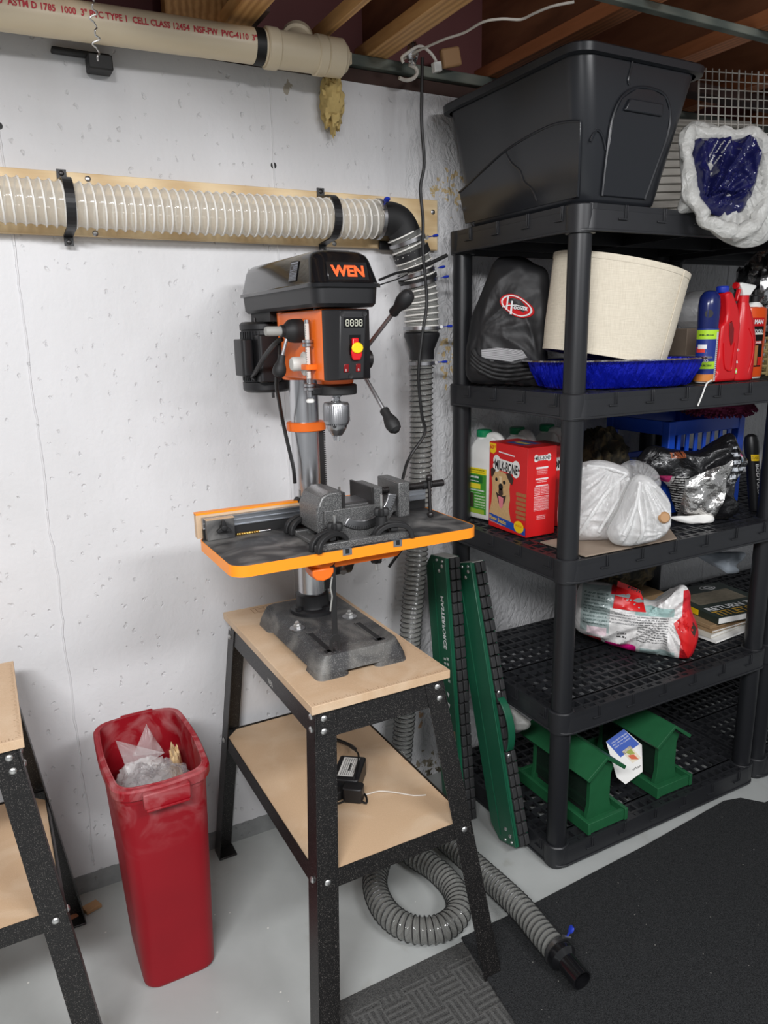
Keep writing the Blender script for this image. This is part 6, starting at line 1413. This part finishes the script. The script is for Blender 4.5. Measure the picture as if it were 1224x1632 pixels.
h1 = house(1.415, 1.575, -.598, -.255, 'green wooden bird feeder on the bottom shelf behind the front left post')
h2 = house(1.728, 1.888, -.575, -.235, 'green wooden bird feeder with a hang tag, right of the other feeder')
tp = V((1.700, -.47, z+.12)); TG = thing('hang_tag', 'white and blue hang tag leaning between the two green feeders', 'tag', (1.70, -.45, z+.06))
tn = V((-.55, -.75, .45)); Q = OP([(966, 1182), (994, 1162), (1023, 1187), (1024, 1230), (997, 1250), (983, 1239)], tp, tn); tnn = tn.normalized()
mb = MB(); mb.loft([Q, [p-tnn*.0012 for p in Q]]); tg = obj('card', mb, 'whitem', TG)
def tagp(nm, pts, m, d=.0006): mb = MB(); mb.add([p+tnn*d for p in OP(pts, tp, tn)], [tuple(range(len(pts)))]); return obj(nm, mb, m, tg, smooth=0)
tagp('blue_header', [(966, 1182), (994, 1162), (1019, 1186), (989, 1207)], 'bluep')
tagp('bird_picture', [(991, 1198), (1004, 1188), (1022, 1208), (1008, 1216)], mat('tag_photo', S(226, 214, 190), .5)); tagp('bird_picture', [(1000, 1204), (1010, 1202), (1018, 1210), (1006, 1210)], mat('tag_bird', S(206, 90, 40), .5), .001); tagp('bird_picture', [(997, 1199), (1005, 1193), (1012, 1201), (1004, 1203)], mat('tag_leaf', S(150, 160, 60), .5), .001)
o_, e_ = AP(974, 1184, tp, tn), AP(998, 1168, tp, tn); ux = (e_-o_); L = ux.length; ux.normalize(); uy = tnn.cross(ux)
if uy.z > 0: pass
for i, s in enumerate(('WILD BIRD FEEDER', 'FILL WITH SEED', 'EASY TO CLEAN')): lettering('tag_lettering', s, 'whiteink', tg, lambda a, b, d=0, i=i: o_+ux*a+uy*(b-.0085*i-.004)+tnn*.001, L, .004)
o_, e_ = AP(1009, 1228, tp, tn), AP(1022, 1222, tp, tn); ux2 = (e_-o_); L2 = ux2.length; ux2.normalize(); uy2 = tnn.cross(ux2)
lettering('tag_lettering', 'urban', 'blackink', tg, lambda a, b, d=0: o_+ux2*a+uy2*b+tnn*.001, L2, .008)
o_ = OP([(812, 1128), (832, 1140), (846, 1152), (838, 1163), (815, 1162), (802, 1150)], (1.335, -.40, .38), V((-.7, -.7, .1))); mb, _ = pillow(o_, V((-.7, -.7, .1)), .012, 1, 15, .004, 20, 8, 50)
one('grey_plastic_sheet', mb, 'grey', 'grey plastic flap behind the sawhorse handle under the fourth shelf', 'plastic sheet')
one('crumpled_paper', crumple((2.12, -.22, z+.25), (.045, .04, .05), 97, .35, 8), 'whitem', 'crumpled white paper at the back of the bottom shelf', 'paper')

# ================================================================== SAWHORSES
def sawhorse(name, label, x0, yb, ln, yt, zt_, prints=True, handle=True, Lx=.064, Dy=.118):
    """folded sawhorse leaning to the wall; (x0,yb) front left corner on the floor, leans by yt over zt_"""
    t = thing('folded_sawhorse', label, 'sawhorse', (x0+Lx/2, yb+Dy/2, 0), 'folded green sawhorses')
    ax = V((0, yt-yb, zt_)).normalized(); uy = V((0, ax.z, -ax.y)); H = (V((0, yt-yb, zt_))).length; o = V((x0, yb, 0))+uy*0
    k = yt-yb
    zs_ = Dy*(-uy.z)     # the rear edge would dip below the floor: lift so the lowest corner touches it
    o = o+V((0, 0, zs_))
    Fc = lambda a, b, d=0: o+V((d*1.0, 0, 0))+uy*a+ax*b    # a: front to back, b: along, d: +x
    P = [(0, .0), (Dy*.72, .0), (Dy, .045), (Dy, H-.035), (Dy*.72, H-.0), (.0, H)]
    obj('side_panel', MB().prism(P, Fc, 0, .004), 'green', t, bevel=.001)
    obj('side_panel', MB().prism(P, Fc, Lx-.004, Lx), 'green', t, bevel=.001)
    obj('panel_fold', MB().prism([(.0, .001), (.006, .001), (.006, H-.001), (.0, H-.001)], Fc, -.002, .012), 'green', t, bevel=.0012)
    obj('panel_crease', MB().tube([Fc(Dy*.62, .02, -.0002), Fc(Dy*.62, H-.02, -.0002)], .0016, 6), 'green', t)
    obj('end_cap', MB().prism([(0, H-.003), (Dy*.72, H-.003), (Dy*.72, H), (0, H)], Fc, .004, Lx-.004), 'grey', t)
    obj('core', MB().prism([(.012, .003), (Dy*.7, .003), (Dy-.01, .05), (Dy-.01, H-.05), (.012, H-.004)], Fc, .0045, Lx-.0045), 'blackm', t)
    n = int(H/.0345); th = H/n
    for i in range(n):      # rubber tread blocks
        for j in range(2): obj('tread_block', MB().obox(Fc(.001, (i+.5)*th, .0095+(j+.5)*(Lx-.011)/2), V((1, 0, 0))*((Lx-.011)/4-.0016), uy*.011, ax*(th/2-.0022)), 'rubber', t, bevel=.002)
    for (a, b) in ((.022, H-.028), (.040, H-.045), (.022, .03), (.040, .047), (.018, H-.012), (.05, H-.012), (.018, .012), (.05, .012)):
        screw(t, Fc(a, b, -.0003), (-1, 0, 0), .005 if b in (.012, H-.012) else .0062, .004, 'zinc', 'rivet')
    if handle:
        hb = H*.43
        hl = obj('carry_handle', MB().loft([[Fc(-.014-.030*math.sin(PI*min(1, max(0, u)))**.7, hb-.155*u+.08, Lx-.020+dd) if 0 else Fc(-.013-.030*math.sin(PI*u)**.7-w_, hb+.08-.16*u, Lx-.042+dd) for dd, w_ in ((-.0, 0), (.024, 0), (.024, .005), (.0, .005))] for u in [i/14 for i in range(15)]]), 'green', t, bevel=.001, label='green strap carry handle')
        for e in (.095, -.095): screw(t, Fc(-.011, hb+e, Lx-.030), (0, -1, 0), .006, .004, 'zinc', 'rivet')
    if prints:
        Fp_ = lambda a, b, d=0: Fc(Dy*.44-b, H-.16-a, -.0006) if 0 else Fc(.055-0*b+(-b), H-.155-a, -.0007)
        lettering('brand_lettering', 'MASTERFORCE', 'whiteink', t, lambda a, b, d=0: Fc(.026+.0+b, H-.125-a, -.0007), .17, .017, bold=.02)
        for i, (bb, L) in enumerate(((.32, .09), (.325, .07))): 
            M.setdefault('finepr', printed('fine_print', S(22, 84, 60), [(0, 1, 0, 1, S(200, 206, 200), 5)], .4)); mb = MB(); mb.grid(lambda u, v: Fc(.02+.016*i+.012*u, H-bb-L*v, -.0006), 1, 1); obj('fine_print', mb, 'finepr', t, smooth=0)
        for i in range(3):
            q = [(.03, H-.44-i*.035), (.045, H-.435-i*.035), (.036, H-.455-i*.035)]; mb = MB(); mb.add([Fc(a, b, -.0007) for a, b in q], [(0, 1, 2)]); obj('warning_mark', mb, 'whiteink', t, smooth=0)
        mb = MB(); mb.grid(lambda u, v: Fc(.012+.026*u, H-.56-.10*v, -.0007), 1, 1); obj('warning_label', mb, 'whitem', t, smooth=0)
        mb = MB(); mb.grid(lambda u, v: Fc(.012+.026*u, H-.56-.025*v, -.0011), 1, 1); obj('label_panel', mb, 'cardb', t, smooth=0)
        lettering('label_lettering', 'WARNING', 'whiteink', t, lambda a, b, d=0: Fc(.012+b, H-.68-a, -.0007), .09, .02, bold=.03)
    return t
sawhorse('folded_sawhorse', 'folded green sawhorse with a strap handle leaning against the shelving unit', 1.2325, -.493, 0, -.247, .825, False, True, Lx=.0485)
sawhorse('folded_sawhorse', 'folded green sawhorse with white lettering, behind the one with the handle', 1.1815, -.290, 0, -.186, .85, True, False, Lx=.049, Dy=.118)

# ================================================================== TRASH BIN
BN = thing('trash_bin', 'tall red plastic trash bin with dusty rim against the white wall', 'trash bin', (.25, -.33, 0))
def oct_(x0, x1, y0, y1, c, zz, bow=0):
    P = rrect(x0, x1, y0, y1, c, 5); cx, cy = (x0+x1)/2, (y0+y1)/2; out = []
    pts = []
    for i in range(len(P)):
        a, b_ = P[i], P[(i+1) % len(P)]; L = math.hypot(b_[0]-a[0], b_[1]-a[1]); n = 6 if L > .06 else 1
        for k in range(n):
            u = k/n; bx = bow*math.sin(PI*u) if n > 1 else 0; x, y = a[0]+(b_[0]-a[0])*u, a[1]+(b_[1]-a[1])*u
            d = (b_[1]-a[1], -(b_[0]-a[0])); l = math.hypot(*d); pts.append(V((x+d[0]/l*bx, y+d[1]/l*bx, zz)))
    return pts
def bl_(k, i=0, c=.03, bow=.006):
    L = lambda a, b_: a+(b_-a)*k
    return oct_(L(.170, .145)+i, L(.342, .345)-i, L(-.432, -.512)+i, L(-.205, -.182)-i, L(.035, .045)-i*.5, .004+.596*k, bow*k)
BR = bl_
tub = MB().loft([[V((p.x, p.y, 0)) for p in BR(0, .006)], BR(.008), BR(.02), BR(.93), BR(.93, -.002), BR(.985, -.002), BR(1, .004), BR(1, .007), BR(.94, .006), BR(.03, .006)])
tb = obj('tub', tub, 'bin', BN)
def lipring(k0, k1, o): return [[p for p in BR(k0, -.001)], [p for p in BR(k0, -o)], [p for p in BR(k1, -o)], [p for p in BR(k1+.008, -o*.6)], [p for p in BR(k1+.008, .004)]]
obj('rim', MB().loft(lipring(.955, .99, .008), False, False), 'bin', BN)
for (a, b) in ((.195, .295),):
    obj('rim_tab', MB().box(a, b, -.536, -.520, .555, .592), 'bin', BN, bevel=.003); obj('tab_ledge', MB().box(a+.004, b-.004, -.540, -.53, .552, .557), 'bin', BN, bevel=.001)
obj('rim_tab', MB().box(.21, .29, -.176, -.166, .566, .600), 'bin', BN, bevel=.003)
obj('fill_mass', MB().loft([BR(.04, .012), BR(.66, .009)]), 'card', BN)
zb = .40
one('trash_wad', crumple((.248, -.38, zb+.075), (.072, .078, .075), 101, .28, 7, 2.4, 52, 36, zb), 'bagc2', 'crumpled shiny clear plastic wad heaped in the red trash bin', 'plastic wad') if 'bagc2' in M else None
M['bagc2'] = film('shiny_wad', S(206, 202, 203), .34, .05, 1.0, 90)
one('plastic_wad', crumple((.248, -.392, zb+.068), (.066, .060, .078), 101, .30, 7, 2.4, 56, 40, zb), 'bagc2', 'crumpled shiny clear plastic wad heaped in the red trash bin', 'plastic')
one('plastic_wad', crumple((.240, -.262, zb+.045), (.056, .046, .05), 103, .30, 7, 2.4, 48, 32, zb), 'bagw', 'white plastic wad behind the shiny wad in the red bin', 'plastic')
def sheet(pts, nm, label, m, bow=.012, seed=0):
    A_, B_, C_ = [V(p) for p in pts]; n = (B_-A_).cross(C_-A_).normalized(); mb = MB()
    mb.grid(lambda u, v: A_+(B_-A_)*u+(C_-A_-(C_-A_-(B_-A_)*.5)*0)*v*1-(B_-A_)*u*v+n*(bow*math.sin(PI*u)*math.sin(PI*v)+.005*noise.noise(V((u*3, v*3, seed)))), 14, 14)
    return one(nm, mb, m, label, 'bag')
sheet((AY(205, 1235, -.33), AY(262, 1200, -.31), AY(184, 1180, -.29)), 'sandwich_bag', 'clear bag corner sticking up at the left inside the red bin', 'bagc', seed=2)
sheet((AY(212, 1205, -.26), AY(262, 1200, -.25), AY(233, 1154, -.23)), 'sandwich_bag', 'pointed clear bag corner standing up at the back of the red bin', 'bagc', seed=5)
one('scrap_paper', crumple((.312, -.30, zb+.075), (.012, .03, .07), 107, .3, 7, 2, 24, 18, zb), 'pine', 'yellowish paper scrap at the right inside the red bin', 'paper scrap')

# ================================================================== FLOOR PIECES
one('rubber_mat', MB().loft([[V((x, y, zz)) for x, y in ((.912, -.672), (1.149, -.673), (1.60, -.655), (1.985, -.628), (2.045, -.645), (2.09, -.70), (2.8, -.73), (2.8, -2.3), (.80, -2.3), (.882, -.926))] for zz in (.0085, .016)]), 'mat1', 'black flecked floor mat in front of the shelving unit', 'mat', bevel=.003) if 'mat1' in M else None
M['mat1'] = m_carpet('black_fleck_mat', S(28, 29, 30), S(60, 61, 62)); M['mat2'] = m_carpet('grey_woven_mat', S(58, 58, 58), S(92, 92, 90), True)
one('grey_woven_mat', MB().loft([[V((x, y, zz)) for x, y in ((.50, -.682), (1.30, -.676), (1.30, -2.3), (.44, -2.3))] for zz in (.0005, .0085)]), 'mat2', 'grey woven floor mat with angular pattern under the front of the stand', 'mat', base=(.9, -.68, 0), bevel=.002)
one('black_fleck_mat', MB().loft([[V((x, y, zz)) for x, y in ((.912, -.672), (1.149, -.673), (1.60, -.655), (1.985, -.628), (2.045, -.645), (2.09, -.70), (2.8, -.73), (2.8, -2.3), (.80, -2.3), (.882, -.926))] for zz in (.0095, .016)]), 'mat1', 'black flecked floor mat in front of the shelving unit', 'mat', bevel=.003)
p = AZ(146, 1447, 0)
one('wood_chip', MB().obox((p.x, p.y-.004, .006), (.02, .006, 0), (-.006, .014, 0), (0, 0, .005)), 'wood', 'small wood scrap on the floor by the left stand foot', 'wood scrap', bevel=.001)
p = AZ(112, 1462, 0)
one('wood_chip', MB().obox((p.x, p.y-.01, .004), (.018, .004, 0), (-.003, .008, 0), (0, 0, .0035)), mat('reddish_wood', S(170, 110, 80), .6), 'reddish wood scrap under the left stand leg', 'wood scrap')
